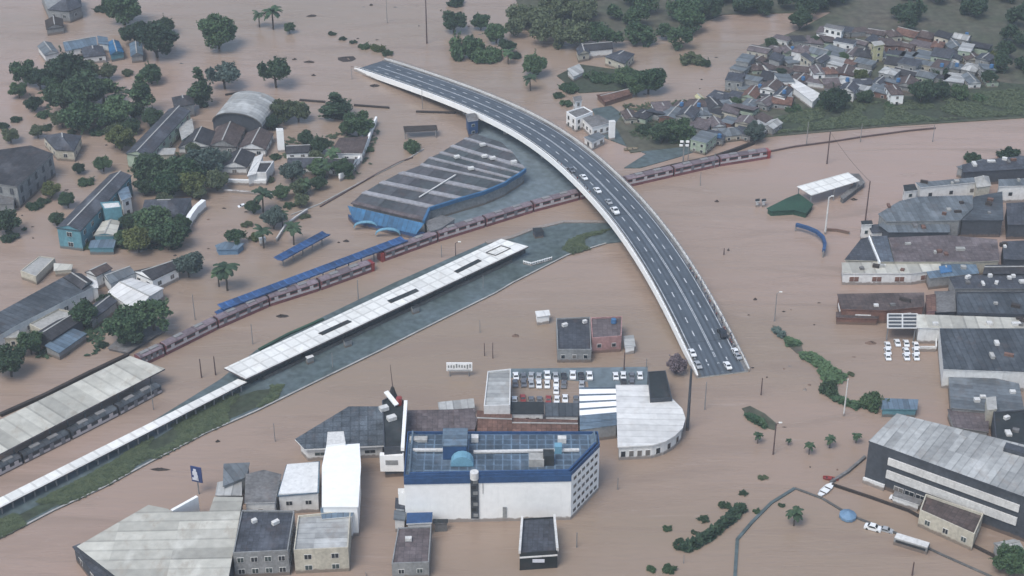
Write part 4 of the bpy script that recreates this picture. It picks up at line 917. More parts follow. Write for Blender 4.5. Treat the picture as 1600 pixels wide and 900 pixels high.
# warehouses
B('dark roofed block at the right edge above the white pierced wall',[(1503,258),(1540,250),(1640,240),(1640,262),(1540,268),(1505,270)],6,'wall_dark','tile_slate','flat',name='block')
B('low shed with a sloping grey roof left of the dark block at the right edge',[(1494,262),(1535,250),(1560,252),(1512,268)],4,'wall_grey','metal_grey','shed',cat='shed',name='shed',rh=.5)
B('long white building with four round holes in its wall, right bank',[(1430,286),(1520,278),(1540,284),(1438,294)],7,'wall_white','metal_grey','flat',name='building',win=(8,1.3,1.3,1,'wall_grey','glass'))
B('small cream domed block at the right end of the pierced white wall',[(1522,277),(1545,275),(1549,290),(1526,293)],7.5,'wall_cream','concrete','hip',rh=2)
B('white pierced building at the right edge beside the cream block',[(1560,281),(1640,278),(1640,290),(1560,292)],7,'wall_white','metal_grey','flat',win=(7,1.3,1.3,1,'wall_grey','glass'))
B('small dark topped white tower house left of the long pierced building',[(1411,290),(1429,288),(1434,298),(1413,300)],7,'wall_white','slab_black','flat',cat='house',name='house',win=(2.5,1.2,1.2,2))
B('wide light slate roof with skylights, uppermost large roof of the right bank',[(1372,335),(1405,315),(1436,308),(1520,306),(1520,326),(1500,345),(1385,347)],7.5,'wall_grey','metal_grey','hip' if False else 'flat',name='warehouse',win=(8,2,1.6,1))
B('dark mauve slate roof right of the wide light slate roof',[(1522,308),(1566,300),(1568,345),(1502,345)],7,'wall_dark','metal_dark','flat',name='warehouse')
B('dark yard building with green door at the right edge, upper part',[(1572,318),(1640,315),(1640,352),(1574,352)],6,'wall_dark','tile_slate','flat',name='building')
B('slate roof with a pale bent ridge below the wide light slate roof',[(1372,352),(1392,341),(1452,341),(1484,352),(1484,364),(1388,364)],6,'wall_dark','metal_grey','flat',name='warehouse',win=(8,2,1.6,1))
B('small black roofed white house at the left tip of the right bank',[(1345,346),(1362,345),(1364,351),(1346,352)],6.5,'wall_white','slab_black','flat',cat='house',name='house',win=(2.4,1.1,1.3,1))
B('small slate house with white door below the black roofed white house',[(1356,353),(1376,350),(1384,362),(1362,365)],4.5,'wall_white','tile_slate','shed',cat='house',name='house',rh=.5,win=(2.4,1.1,1.3,1))
B('slate hipped roof with a white right edge at the left tip of the right bank',[(1345,374),(1358,371),(1374,409),(1319,407)],5,'wall_cream','tile_slate','flat',name='house',cat='house')
B('dark blue slate roof right of the white edged hipped roof',[(1361,370),(1386,369),(1397,410),(1376,410)],5.5,'wall_cream','tile_bluegrey','flat',name='house',cat='house')
wallline('thin white parapet between the two slate roofs at the left tip of the right bank',[(1358,368),(1366,388),(1375,409)],6.2,.5,'wall_bright')
B('broad beige brown flat roof in the middle of the right bank',[(1388,372),(1480,368),(1558,375),(1562,408),(1520,410),(1398,410)],5.5,'wall_cream','tile_mauve','flat',name='warehouse')
B('low white front block under the slate roofs with brown doors',[(1315,411),(1470,410),(1470,422),(1425,428),(1316,428)],4.6,'wall_white','metal_cream','flat',name='building',win=(7,3.2,1.8,1,'wall_white','wall_brick'))
B('dark slate roof at the right edge beside the broad beige roof',[(1566,378),(1640,375),(1640,408),(1568,406)],6,'wall_dark','tile_slate','flat')
B('grey blue flat roof with a blue awning in front of the broad beige roof',[(1445,420),(1480,412),(1525,414),(1530,428),(1452,436)],4.5,'wall_grey','metal_blue','flat')
B('round blue and white awning between the flat roofs of the right bank',[(1467,416),(1486,414),(1488,424),(1470,427)],5.4,'wall_white','tank_blue','hip',cat='awning',name='awning',rh=1)
B('long slate roof with pale skylights above the large charcoal roof, right bank',[(1482,434),(1534,430),(1600,430),(1640,432),(1640,452),(1492,452)],5,'wall_grey','tile_slate','flat',ac=3)
B('black gabled block above the long skylight roof at the right edge',[(1540,414),(1640,412),(1640,428),(1535,428)],6,'wall_dark','tile_dark','gable',rh=1)
B('large charcoal flat roof in the middle of the right edge',[(1494,458),(1640,457),(1640,494),(1496,490)],5.5,'wall_dark','metal_dark','para')
B('dark yard block with a white left wall beside the large charcoal roof',[(1460,456),(1492,455),(1494,488),(1462,489)],4.5,'wall_dark','slab_grey','flat')
B('brown roofed warehouse with white door front at the left tip of the right bank',[(1308,460),(1444,458),(1444,480),(1384,486),(1314,484)],5,'wall_brick','tile_brown','gable' if False else 'flat',name='warehouse',win=(8,5,1.0,1,'wall_white','wall_white'))
B('low brown ledge roof with white band below the brown roofed warehouse',[(1306,488),(1374,490),(1372,499),(1306,497)],2.6,'wall_brick','tile_brown','flat',cat='shed',name='shed')
B('small pink brown block right of the brown roofed warehouse',[(1446,462),(1462,460),(1463,486),(1448,487)],5,'wall_pink','tile_terra','flat',cat='house',name='house')
B('pale washed long flat roof strip running to the right edge',[(1432,492),(1640,499),(1640,517),(1434,513)],6,'wall_white','metal_cream','flat')
t=B('white framed pergola roof with a grid of dark panels above the white cars',[(1387,491),(1433,491),(1433,513),(1387,513)],5,'frame_white','wall_dark','open',cat='pergola',name='pergola')
W=px([(1387,491),(1433,491),(1433,513),(1387,513)],5.3)
m=MB()
for f in(0,.5,1): m.beam(W[0].lerp(W[1],f)+Vector((0,0,.1)),W[3].lerp(W[2],f)+Vector((0,0,.1)),.5,.3)
for f in(0,.25,.5,.75,1): m.beam(W[0].lerp(W[3],f)+Vector((0,0,.12)),W[1].lerp(W[2],f)+Vector((0,0,.12)),.4,.3)
m.build('frame_grid','frame_white',t)
wallline('thin white framed yard fence right of the white cars',[(1434,515),(1463,516),(1463,541),(1438,541)],2.0,.4,'wall_white','fence','fence')
B('vast grey green flat roof at the right edge, largest of the right bank',[(1468,514),(1640,514),(1640,584),(1474,578)],7,'wall_white','metal_dark','flat',name='warehouse',over=.2)
B('slate low roof below the vast grey green roof',[(1482,590),(1555,592),(1592,600),(1600,640),(1560,645),(1486,638)],4.2,'wall_grey','metal_grey','flat')
B('black roofed block with white vents at the right edge below the slate low roof',[(1552,645),(1640,640),(1640,700),(1556,690)],6,'wall_dark','slab_black','para',ac=3)
B('brown grey flat roof between the slate low roof and the large striped building',[(1480,640),(1545,642),(1545,676),(1490,668)],3,'wall_grey','tile_mauve','flat')
B('small cream chimney house on the corner of the black roofed block',[(1540,622),(1556,620),(1558,640),(1542,642)],7,'wall_cream','concrete','flat',cat='house',name='house',over=.1)
dr=random.Random(77)
for (x0,x1,y0,y1,n_,l,g) in [(20,330,90,420,34,'small dark scrap floating among the flooded trees of the left bank','scraps on the left bank'),(330,620,210,420,16,'small brown scrap floating around the palms and school wall','scraps around the palms'),(1000,1160,60,150,14,'small dark scrap drifting off the hillside shore','scraps off the hillside'),(1150,1340,440,760,16,'small dark scrap drifting between the flyover foot and the right bank','scraps near the right bank'),(420,760,10,120,12,'small dark scrap in the open water at the top','scraps in the top open water')]:
    for k in range(n_): lump(l,dr.uniform(x0,x1),dr.uniform(y0,y1),dr.uniform(3,9),dr.uniform(1.2,3),dr.uniform(.2,.5),dr.choice(['wood_dark','wood_dark','wall_brick','slab_grey']),group=g)
cr2=random.Random(33)
for o in [o for o in bpy.data.objects if o.parent is None and o.type=='EMPTY' and o.get('category') in('building','warehouse')]:
    pp=o.location; rf=[c for c in o.children if c.name.split('.')[0]=='roof']
    if pp.x<95 or not rf: continue
    bb=[v.co for v in rf[0].data.vertices]; x0=min(v.x for v in bb);x1=max(v.x for v in bb);y0=min(v.y for v in bb);y1=max(v.y for v in bb);zt_=max(v.z for v in bb)
    if (x1-x0)<14: continue
    for k in range(min(7,int((x1-x0)/7))):
        m=MB(); w_=cr2.uniform(.9,3.2); m.box((pp.x+cr2.uniform(x0*.75,x1*.75),pp.y+cr2.uniform(y0*.5,y1*.5),zt_+.3),w_,cr2.uniform(.8,1.8),cr2.uniform(.5,1.4),cr2.choice([0,.1,1.57,-.4])); m.build('vent_unit',cr2.choice(['concrete','slab_grey','concrete_pale','wood_dark','tile_terra']),o)
# big striped building
BW=[(1357,691),(1401,648),(1660,712),(1660,800)]
t=B('industrial building with pale ribbed roof and two white bands on a dark wall, lower right',BW,14,'wall_dark','metal_pale','flat',name='factory',over=.15,roofthick=.5)
W=px(BW,14); a,b=W[0],W[3]; d=(b-a).normalized(); n_=Vector((d.y,-d.x,0)); n_= n_ if n_.y<0 else -n_
for z,hh_ in((10.3,2.3),(5.9,2.6)):
    L=(b-a).length; p=a+d*6.5+n_*.25; q_=a+d*(L*.80)+n_*.25; m=MB(); m.beam(Vector((p.x,p.y,z)),Vector((q_.x,q_.y,z)),.5,hh_); m.build('white_band','concrete_pale',t)
m=MB(); p=a+n_*.3; q_=a+d*6.5+n_*.3; m.beam(Vector((p.x,p.y,1.0)),Vector((q_.x,q_.y,1.0)),.6,2.0); m.build('white_plinth','wall_white',t)
m=MB(); c=P(1592,706,14.8); m.box((c.x,c.y,15.2),8,3,1.2,-.5); m.build('roof_vent','wall_dark',t)
putwin(t,a+d*9,a+d*22,4,1,2.6,1.3,2.0,1,(W[0]+W[2])/2,'frame_white','glass',name='window')
B('brown roofed house with a cream parapet in front of the large striped building',[(1446,775),(1536,806),(1522,838),(1437,800)],5,'wall_cream','tile_brown','para',cat='house',name='house',par=.8,win=(5,1.4,1.4,1))
B('low white shed under the striped building, left of the brown roofed house',[(1398,768),(1442,782),(1436,790),(1394,776)],2.6,'wall_white','slab_grey','flat',cat='shed',name='shed')
B('grey green house with pale roof in the bottom right corner',[(1552,848),(1585,842),(1600,858),(1564,866)],4,'wall_grey','metal_pale','gable',cat='house',name='house')
B('container like teal box roof beside a round bush, right side',[(1379,623),(1435,625),(1433,641),(1377,640)],3,'wall_teal','metal_blue','flat',cat='container',name='container',win=None)
wallline('low grey canal wall from the bottom edge up to the bend right of the hedge',[(1148,905),(1152,842),(1175,815),(1205,785),(1242,762)],.4,.9,'pavement',name='canal_wall')
wallline('low grey canal wall running from the bend towards the bottom right corner',[(1242,762),(1285,778),(1330,805),(1400,832),(1470,865),(1560,905)],.35,.7,'concrete_dark',name='canal_wall')
wallline('low grey wall from the white boat up to the corner of the striped building',[(1298,752),(1325,735),(1352,712)],.9,.8,'slab_grey')
wallline('dark low wall from the white boat along the front of the striped building',[(1300,755),(1360,775),(1420,796),(1500,840),(1560,870)],.8,.6,'wood_dark')

# ================================================================= HILLSIDE HOUSES
ORD=['first','second','third','fourth','fifth','sixth','seventh','eighth','ninth','tenth','eleventh','twelfth','thirteenth','fourteenth','fifteenth']
ROWS=[((1100,214),(1208,196),6),((1092,194),(1190,184),5),((985,181),(1165,170),9),((1035,166),(1225,158),8),((1125,150),(1222,145),5),((1160,134),(1230,135),4),((1300,137),(1400,141),5),((1152,121),(1420,128),12),((1158,105),(1345,111),9),((1392,112),(1545,124),7),((1166,90),(1350,96),9),((1395,96),(1540,106),7),((1186,75),(1540,90),16),((1225,60),(1535,74),14),((1290,46),(1500,58),9)]
NW=lambda n:ORD[n] if n<15 else 'sixteenth'
hr=random.Random(11)
RN={'tile_terra':'orange brown','tile_slate':'slate','tile_dark':'charcoal','tile_mauve':'mauve','tile_brown':'brown','metal_grey':'grey','metal_pale':'pale grey','tile_bluegrey':'blue grey','metal_white':'white'}
WN={'wall_white':'white','wall_grey':'grey','wall_cream':'cream','wall_brick':'brick','wall_green':'pale green','wall_bright':'bright white'}
for ri,(A,Z,n) in enumerate(ROWS):
    for i in range(n):
        f=i/(n-1); x=A[0]+(Z[0]-A[0])*f+hr.uniform(-3,3); y=A[1]+(Z[1]-A[1])*f+hr.uniform(-2,2)
        h=hr.choice([2.8,3.2,3.4,5.4,3.0]); c=P(x,y,h); wd=hr.uniform(5.5,9.5); dp=hr.uniform(6.5,11.5); rot=R(hr.choice([-33,-28,57,-22,10])+hr.uniform(-6,6))
        ca,sa=math.cos(rot),math.sin(rot)
        pts=[Vector((c.x+u*ca-v*sa,c.y+u*sa+v*ca,0)) for u,v in((-wd/2,-dp/2),(wd/2,-dp/2),(wd/2,dp/2),(-wd/2,dp/2))]
        rf=hr.choice(['tile_slate','tile_mauve','tile_dark','tile_mauve','tile_brown','metal_grey','metal_pale','tile_terra','metal_grey','tile_slate','tile_brown','metal_pale']); wl=hr.choice(['wall_white','wall_grey','wall_grey','wall_cream','wall_bright','wall_brick','wall_grey','wall_green'])
        bldg('%s roofed %s house, %s from left in the %s hillside row above the river'%(RN[rf].replace(' ',''),WN[wl].split()[-1],NW(i),ORD[ri]),pts,h,wl,rf,hr.choice(['gable','gable','hip','shed','flat']),cat='house',name='house',group='crowded houses on the far right riverbank',z0=.3,rh=None if hr.random()<.6 else .9,over=.3,win=(3.2,1.0,1.1,2 if h>5 else 1) if hr.random()<.8 else None,tank=1 if hr.random()<.12 else 0)
B('long white ribbed shed roof among the hillside houses nearest the trees',[(1231,131),(1240,123),(1283,148),(1270,160)],4,'wall_bright','metal_white','flat',cat='shed',name='shed',z0=.3)
B('pale yellow three storey building standing above the hillside houses',[(1361,66),(1377,64),(1383,70),(1366,73)],9,'wall_yellow','concrete','flat',cat='building',name='building',z0=.3,win=(3,1.1,1.2,3))
B('small bright yellow house at the waterside tip of the hillside houses',[(1085,150),(1094,147),(1101,153),(1091,157)],4,'wall_yellow','wall_yellow','gable',cat='house',name='house',z0=.3)
B('white two storey house with dark windows near the top left of the hillside',[(1287,43),(1316,49),(1320,43),(1291,37)],6,'wall_bright','slab_grey','flat',cat='house',name='house',z0=.3,win=(2.5,1.3,1.3,2))
B('white two storey house with dark square windows left of the pale yellow building',[(1250,86),(1268,98),(1274,93),(1258,82)],7,'wall_cream','tile_slate','flat',cat='house',name='house',z0=.3,win=(2.5,1.3,1.3,2))

# ================================================================= VEGETATION
def leafquad(m,c,s,r,up=.5):
    n=Vector((r.gauss(0,1),r.gauss(0,1),r.gauss(0,1)+up)).normalized(); t=n.orthogonal().normalized(); b=n.cross(t); an=r.uniform(0,6.28)
    t,b=t*math.cos(an)+b*math.sin(an), b*math.cos(an)-t*math.sin(an); k=r.uniform(.55,1)
    m.v+= [tuple(c+t*s),tuple(c+b*s*k),tuple(c-t*s),tuple(c-b*s*k)]; L=len(m.v); m.f.append([L-4,L-3,L-2,L-1]); m.uv.append([(0,0),(1,0),(1,1),(0,1)]); m.mi.append(0)
def clumps(r,kind):
    out=[]
    if kind=='round':
        for i in range(34):
            d=Vector((r.gauss(0,1),r.gauss(0,1),r.gauss(0,.8)+.1)).normalized(); k=r.uniform(.1,.8)**.7; d=d*k*4.7; d.z*=.9; out.append((d, r.uniform(1.2,2.2)))
    elif kind=='spread':
        for i in range(22):
            a=r.uniform(0,6.28); k=math.sqrt(r.uniform(0.02,.8))*4.6; out.append((Vector((math.cos(a)*k,math.sin(a)*k,r.uniform(-1.0,1.4)-k*.15)), r.uniform(1.0,1.8)))
    elif kind=='column':
        for i in range(20):
            z=r.uniform(-5,6.5); w_=2.6*(1-abs(z-(-1))/9); a=r.uniform(0,6.28); out.append((Vector((math.cos(a)*w_*.5,math.sin(a)*w_*.5,z)), max(.7,w_*.75)))
    elif kind=='bush':
        for i in range(18):
            a=r.uniform(0,6.28); k=math.sqrt(r.random())*3.9; out.append((Vector((math.cos(a)*k,math.sin(a)*k,r.uniform(0,2.2)*(1-k/6))), r.uniform(1.0,1.7)))
    return out
TM={}
def crown(kind,i):
    key=(kind,i)
    if key in TM: return TM[key]
    r=random.Random(hash(kind)%1 + i*31+len(kind)); m=MB(); cl=clumps(r,kind)
    for c,rad in cl:
        n=int(85*rad**1.7)
        for _ in range(n):
            d=Vector((r.gauss(0,1),r.gauss(0,1),r.gauss(0,1))).normalized()*rad*(r.random()**.35)
            d.z*=.75; leafquad(m,c+d,r.uniform(.22,.48),r)
    for _ in range(16 if kind!='bush' else 10):     # ragged sprays sticking out
        c,rad=r.choice(cl); d=Vector((r.gauss(0,1),r.gauss(0,1),r.gauss(0,.7)+.2)).normalized()
        for k in range(26): leafquad(m,c+d*rad*(.8+k*.035)+Vector((r.gauss(0,.16),r.gauss(0,.16),r.gauss(0,.16))),r.uniform(.15,.3),r)
    cm=m.build('crown','leaf_mid',link=False)
    t=MB()
    zb={'round':-8.2,'spread':-7.5,'column':-8.5,'bush':-2}[kind]
    base=Vector((0,0,zb)); top=Vector((r.uniform(-.4,.4),r.uniform(-.4,.4),-1 if kind!='bush' else 1))
    t.tube(base,top,.42,.26,8)
    for c,rad in cl[:9]:
        s_=base.lerp(top,r.uniform(.55,.95)); mid=s_.lerp(c,.5)+Vector((0,0,-.3)); t.tube(s_,mid,.17,.11,5); t.tube(mid,c,.11,.05,5)
    tm=t.build('trunk','bark',link=False); TM[key]=(cm,tm); return TM[key]
def palm(i):
    key=('palm',i)
    if key in TM: return TM[key]
    r=random.Random(i+90); m=MB()
    for k in range(19):
        a=2*math.pi*k/19+r.uniform(-.15,.15); el=r.uniform(-.2,1.15); L=r.uniform(2.8,3.8); p=Vector((0,0,0)); d=Vector((math.cos(a)*math.cos(el),math.sin(a)*math.cos(el),math.sin(el))); sd_=Vector((-math.sin(a),math.cos(a),0))
        for s_ in range(6):
            q=p+d*L/6; w0=.5*math.sin(math.pi*(s_+.25)/6.6)+.12; w1=.5*math.sin(math.pi*(s_+1.25)/6.6)+.06; dr=Vector((0,0,-.25))
            m.face([p,q,q+sd_*w1*1.3+dr,p+sd_*w0*1.3+dr]); m.face([q,p,p-sd_*w0*1.3+dr,q-sd_*w1*1.3+dr]); p=q; d=(d+Vector((0,0,-.3))).normalized()
    cm=m.build('fronds','leaf_mid',link=False)
    t=MB(); t.tube((r.uniform(-.4,.4),0,-9.5),(0,0,0),.3,.2,8); tm=t.build('trunk','bark',link=False); TM[key]=(cm,tm); return TM[key]
def inst(me,name,parent,loc=(0,0,0),sc=None,mtl=None,rot=0):
    o=bpy.data.objects.new(name,me); COL.objects.link(o); o.parent=parent; o.location=loc
    if mtl: o.material_slots[0].link='OBJECT'; o.material_slots[0].material=mt(mtl)
    return o
tc_=[0]
def tree(label,x,y,rp,kind='round',mtl='leaf_mid',wx=1.,hz=1.,group=None,sunk=0.):
    tc_[0]+=1; i=tc_[0]; s=S(y); Rm=rp/s
    if kind=='palm': f=2.9; zc=Rm*1.9; nm='palm_tree'; me=palm(i%3); sc=Rm/f; cat='palm tree'
    else:
        sc=Rm/4.2; nm={'bush':'bush'}.get(kind,'tree'); cat={'bush':'bush'}.get(kind,'tree'); me=crown(kind,i%4)
        zc={'round':4.9,'spread':5.2,'column':5.6,'bush':.7}[kind]*sc*hz
    zc-=sunk; p=P(x,y,zc)
    t=thing(nm,label,cat,(p.x,p.y,0),group,rot=i*1.7)
    t.location=(p.x,p.y,zc); t.scale=(sc*wx,sc*wx,sc*hz)
    # keep the Empty at the water line: children carry the offset
    t.location.z=0
    zz=zc/(sc*hz)
    if mtl=='leaf_mid' and i%5==2: mtl='leaf_yellow'
    elif mtl=='leaf_dark' and i%4==1: mtl='leaf_mid'
    inst(me[0],'fronds' if kind=='palm' else 'crown',t,(0,0,zz),mtl=mtl)
    if kind!='bush': inst(me[1],'trunk',t,(0,0,zz))
    return t
TT=[
(340,48,25,'round','leaf_dark','large round dark tree alone near the top left',1,1),
(242,58,24,'round','leaf_dark','dark tree with a leaning crown right of the bluish houses',1,1),
(259,38,12,'round','leaf_dark','small crown rising above the dark tree by the bluish houses',1,1),
(210,50,16,'round','leaf_dark','dark crown just above the small grey blue house',1,1),
(192,10,22,'round','leaf_dark','big dark tree at the top edge, left side',1,1),(165,15,12,'bush','leaf_dark','low dark bush at the top edge left of the big dark tree',1,1),
(312,140,22,'column','leaf_dark','tall dark cypress like tree at the end of the narrow school wing',1.25,1),
(350,113,22,'spread','leaf_blue','pale bluish spreading tree right of the tall cypress',1,1),
(38,112,16,'round','leaf_dark','dark round tree left of the dense dark clump, upper left',1,1),(60,122,14,'round','leaf_dark','dark tree leaning out of the dense clump, upper left',1,1),
(106,105,24,'round','leaf_dark','large black green crown just below the bluish houses',1,1),(132,140,26,'round','leaf_dark','large dark crown in the middle of the dense clump, upper left',1,1),
(158,135,20,'spread','leaf_dark','dark spreading crown with side branches, right of the dense clump',1,1),(96,150,22,'round','leaf_dark','dark crown at the lower left of the dense clump, upper left',1,1),
(124,178,22,'round','leaf_mid','green crown at the bottom of the dense clump, upper left',1,1),(184,172,20,'round','leaf_mid','green crown between the dense clump and the tall pair of trees',1,1),
(188,215,16,'round','leaf_mid','round green tree beside the path left of the school wing',1,1),(220,150,19,'column','leaf_mid','tall green tree left of the narrow school wing',1.3,1),
(235,113,14,'round','leaf_mid','green crown above the tall tree left of the school wing',1,1),(200,115,9,'bush','leaf_olive','small round bush between the two dense clumps, upper left',1,1),
(70,180,10,'bush','leaf_dark','small dark bush below the dense clump, first of two',1,1),(72,200,8,'bush','leaf_dark','small dark bush below the dense clump, lower of two',1,1),(25,188,8,'bush','leaf_dark','tiny bush in the brown water at the left edge, upper',1,1),(6,198,9,'bush','leaf_dark','bush cut by the left edge above the warehouse',1,1),
(170,185,14,'round','leaf_dark','dark crown tucked below the spreading branches, upper left',1,1),(150,207,10,'bush','leaf_mid','low bush above the path to the green grey house',1,1),
(237,182,14,'round','leaf_dark','dark crown touching the roof of the narrow school wing',1,1),
(160,255,12,'round','leaf_mid','round tree on the path beside the long teal school, upper',1,1),(135,285,12,'bush','leaf_mid','bush on the left of the teal school roof, upper',1,1),(105,312,12,'round','leaf_mid','round tree on the left of the teal school roof, middle',1,1),
(88,341,11,'round','leaf_dark','dark round tree at the lower left corner of the teal school',1,1),(78,295,13,'round','leaf_mid','tree beside the pale wall of the far left warehouse, right side',1,1),(55,322,12,'bush','leaf_mid','bush below the pale wall of the far left warehouse',1,1),(68,315,9,'bush','leaf_dark','dark small bush by the warehouse wall corner',1,1),
(8,345,20,'round','leaf_dark','big dark tree at the left edge below the grey annex',1,1),(15,372,14,'bush','leaf_dark','dark bush under the big tree at the left edge',1,1),(38,358,4,'bush','leaf_dark','tiny shrub alone in the water left of the teal school',1,1),
(238,262,25,'round','leaf_dark','dark crown at the left of the wood below the school blocks',1,1),(262,285,22,'round','leaf_mid','green crown in the front of the wood below the school blocks',1,1),(288,262,24,'round','leaf_mid','broad green crown in the middle of the wood below the school blocks',1,1),
(318,255,24,'round','leaf_blue','bluish green crown at the back of the wood below the school blocks',1,1),(300,285,19,'round','leaf_mid','light green crown in the front middle of the wood below the school blocks',1,1),(338,280,17,'round','leaf_olive','thin olive crown at the right end of the wood below the school blocks',1,1),(225,290,14,'round','leaf_dark','dark crown at the lower left of the wood below the school blocks',1,1),(345,245,15,'spread','leaf_blue','hazy bluish crown over the classroom roofs',1,1),
(240,345,26,'round','leaf_mid','large green crown over the wide dark roof, left',1,1),(215,372,21,'round','leaf_mid','green crown at the water side below the wide dark roof, left',1,1),(262,365,24,'round','leaf_mid','large green crown at the water side below the wide dark roof, right',1,1),(282,350,14,'round','leaf_dark','dark crown at the right end of the wide dark roof',1,1),(200,345,13,'round','leaf_dark','dark crown between the canvas court and the big green crown',1,1),(135,385,11,'bush','leaf_mid','bush against the teal end wall of the school',1,1),
(294,412,20,'round','leaf_blue','blue green round tree at the right end of the lower left compound',1,1),
(443,172,17,'round','leaf_olive','olive round tree right of the vaulted hall, left of a pair',1,1),(465,172,16,'round','leaf_olive','olive round tree right of the vaulted hall, right of a pair',1,1),
(525,168,19,'column','leaf_dark','nearly black dense tree standing alone right of the olive pair',1.9,.75),(430,107,21,'spread','leaf_dark','spreading tree with twiggy top above the vaulted hall',1,1.2),
(560,192,19,'round','leaf_dark','dark green crown at the water end of the school',1,1),(542,200,12,'round','leaf_mid','small green crown left of the crown at the water end of the school',1,1),(500,225,14,'round','leaf_dark','dark crown between the school blocks and the square roof, left',1,1),(478,215,12,'round','leaf_dark','dark small crown right of the white tower',1,1),(535,262,14,'round','leaf_mid','green crown over the dark lower block at the right end of the school',1,1),
(455,268,17,'round','leaf_blue','blue green crown below the white tower, left of the palms',1,1),(470,290,14,'round','leaf_olive','olive tall crown above the pole like palms',1,1),(500,262,15,'round','leaf_mid','green crown above the flooded street right of the school',1,1),
(368,367,15,'spread','leaf_dark','dark grey tree over the low blue debris, middle left',1,1),(426,340,17,'round','leaf_blue','rounded blue green crown among the palms beside the short blue canopy',1,1),(400,372,12,'bush','leaf_mid','green bush below the crown among the palms',1,1),
(645,232,15,'bush','leaf_mid','round green bush at the corner of the depot',1,1.4),
(237,487,31,'spread','leaf_mid','tall umbrella shaped tree standing between the white ribbed roof and the trains',1,1),(192,508,27,'round','leaf_mid','large green crown below the slate shed, lower left',1,1),(130,487,21,'round','leaf_mid','green crown left of the slate shed, lower left',1,1),(205,523,17,'round','leaf_dark','dark crown under the large green crown beside the mauve slab',1,1),
(46,535,18,'round','leaf_dark','dark crown at the lower end of the washed out house',1,1),(14,565,24,'round','leaf_dark','dark big tree at the left edge above the cream platform roof',1,1),(96,546,12,'bush','leaf_dark','dark round bush on the bluish grey shed',1,1),(165,470,12,'round','leaf_dark','dark small crown between the slate shed and the white ribbed roof',1,1),
(452,43,8,'round','leaf_dark','small dark tree right of the palm group at the top',1,1),
(518,53,6,'bush','leaf_dark','first and leftmost bush of the line of bushes left of the flyover end',1,1),(536,61,6,'bush','leaf_dark','second bush of the line of bushes left of the flyover end',1,1),(552,66,6,'bush','leaf_dark','third bush of the line of bushes left of the flyover end',1,1),(570,73,9,'bush','leaf_mid','fourth bush of the line of bushes left of the flyover end',1,1),(590,77,10,'bush','leaf_mid','fifth, largest bush of the line of bushes left of the flyover end',1,1.3),(606,84,9,'bush','leaf_dark','last bush of the line, touching the flyover end',1,1),
(709,31,18,'round','leaf_dark','compact dark round tree near the top middle',1,.95),(751,33,12,'round','leaf_dark','smaller dark round tree right of the compact one, top middle',1,1),(776,50,15,'round','leaf_mid','green tree on the fringe of the wood, top middle',1,1),(790,70,13,'spread','leaf_dark','dark tree in front of the wood, right of the long bush',1,1),(712,5,15,'bush','leaf_dark','dark bush cut by the top edge, middle',1,1),
(728,80,27,'bush','leaf_mid','long low dome shaped bush in the water, left part',1,1.5),(762,90,22,'bush','leaf_mid','long low dome shaped bush in the water, right part',1,1.2),
(835,100,18,'round','leaf_mid','green tree in the water left of the small grey shed',1,1),(805,88,10,'bush','leaf_dark','dark bush in the water left of the wood',1,1),
(930,122,16,'bush','leaf_mid','flat green hedge below the cream houses, left',1,1),(950,125,15,'bush','leaf_mid','flat green hedge below the cream houses, right',1,1),(980,118,17,'round','leaf_mid','green tree at the right end of the flat hedge',1,1),(1015,123,21,'round','leaf_mid','large round green tree at the water right of the hedge',1,1),(995,130,16,'round','leaf_dark','dark crown between hedge tree and large round tree',1,1),
(891,139,15,'bush','leaf_mid','green bush in the water above the white houses, upper',1,1),(872,150,9,'bush','leaf_dark','small dark bush in the water above the white houses, middle',1,1),(884,163,10,'bush','leaf_mid','green bush in the water above the white houses, lowest',1,1),
(1080,95,17,'bush','leaf_olive','olive bush in the water left of the hillside, left one',1,1.2),(1100,99,11,'bush','leaf_dark','dark bush in the water left of the hillside, right one',1,1.4),
(1008,205,14,'bush','leaf_dark','dark bush on the bank between road and hillside houses, left',1,1.3),(1035,205,17,'round','leaf_dark','dark green tree on the bank between road and hillside houses, middle',1,1),(1062,203,19,'round','leaf_mid','green tree on the bank between road and hillside houses, right',1,1),(1060,220,12,'bush','leaf_mid','bush at the waterline beside the floodlight mast',1,1),
(1305,152,19,'round','leaf_dark','dark green tree on the grass bank below the white ribbed shed',1,1),(1240,172,13,'bush','leaf_mid','bush on the grass bank left of the dark green tree',1,1),(1285,165,13,'bush','leaf_mid','bush at the foot of the dark green tree on the grass bank',1,1),(1440,142,18,'round','leaf_dark','dark green tree on the grass bank towards the right',1,1),(1470,138,14,'round','leaf_dark','smaller dark tree right of the dark green tree on the bank',1,1),(1205,200,9,'bush','leaf_dark','small bush at the waterline below the hillside houses',1,1),(1180,205,13,'round','leaf_blue','grey green thin tree at the end of the long train',1,1.3),
(1250,30,16,'round','leaf_dark','dark tree at the upper left of the hillside',1,1),(1530,155,12,'bush','leaf_mid','bush on the far right of the grass bank',1,1),(1390,165,9,'bush','leaf_mid','bush in the middle of the grass bank',1,1),
(1365,631,19,'bush','leaf_dark','dark round bush left of the teal container',1,1.6),(1294,608,16,'bush','leaf_dark','dark bush at the lower end of the green islets',1,1.2),
(1057,567,15,'round','leaf_mauve','mauve grey leafless tree at the lower left foot of the flyover',1,1.1),
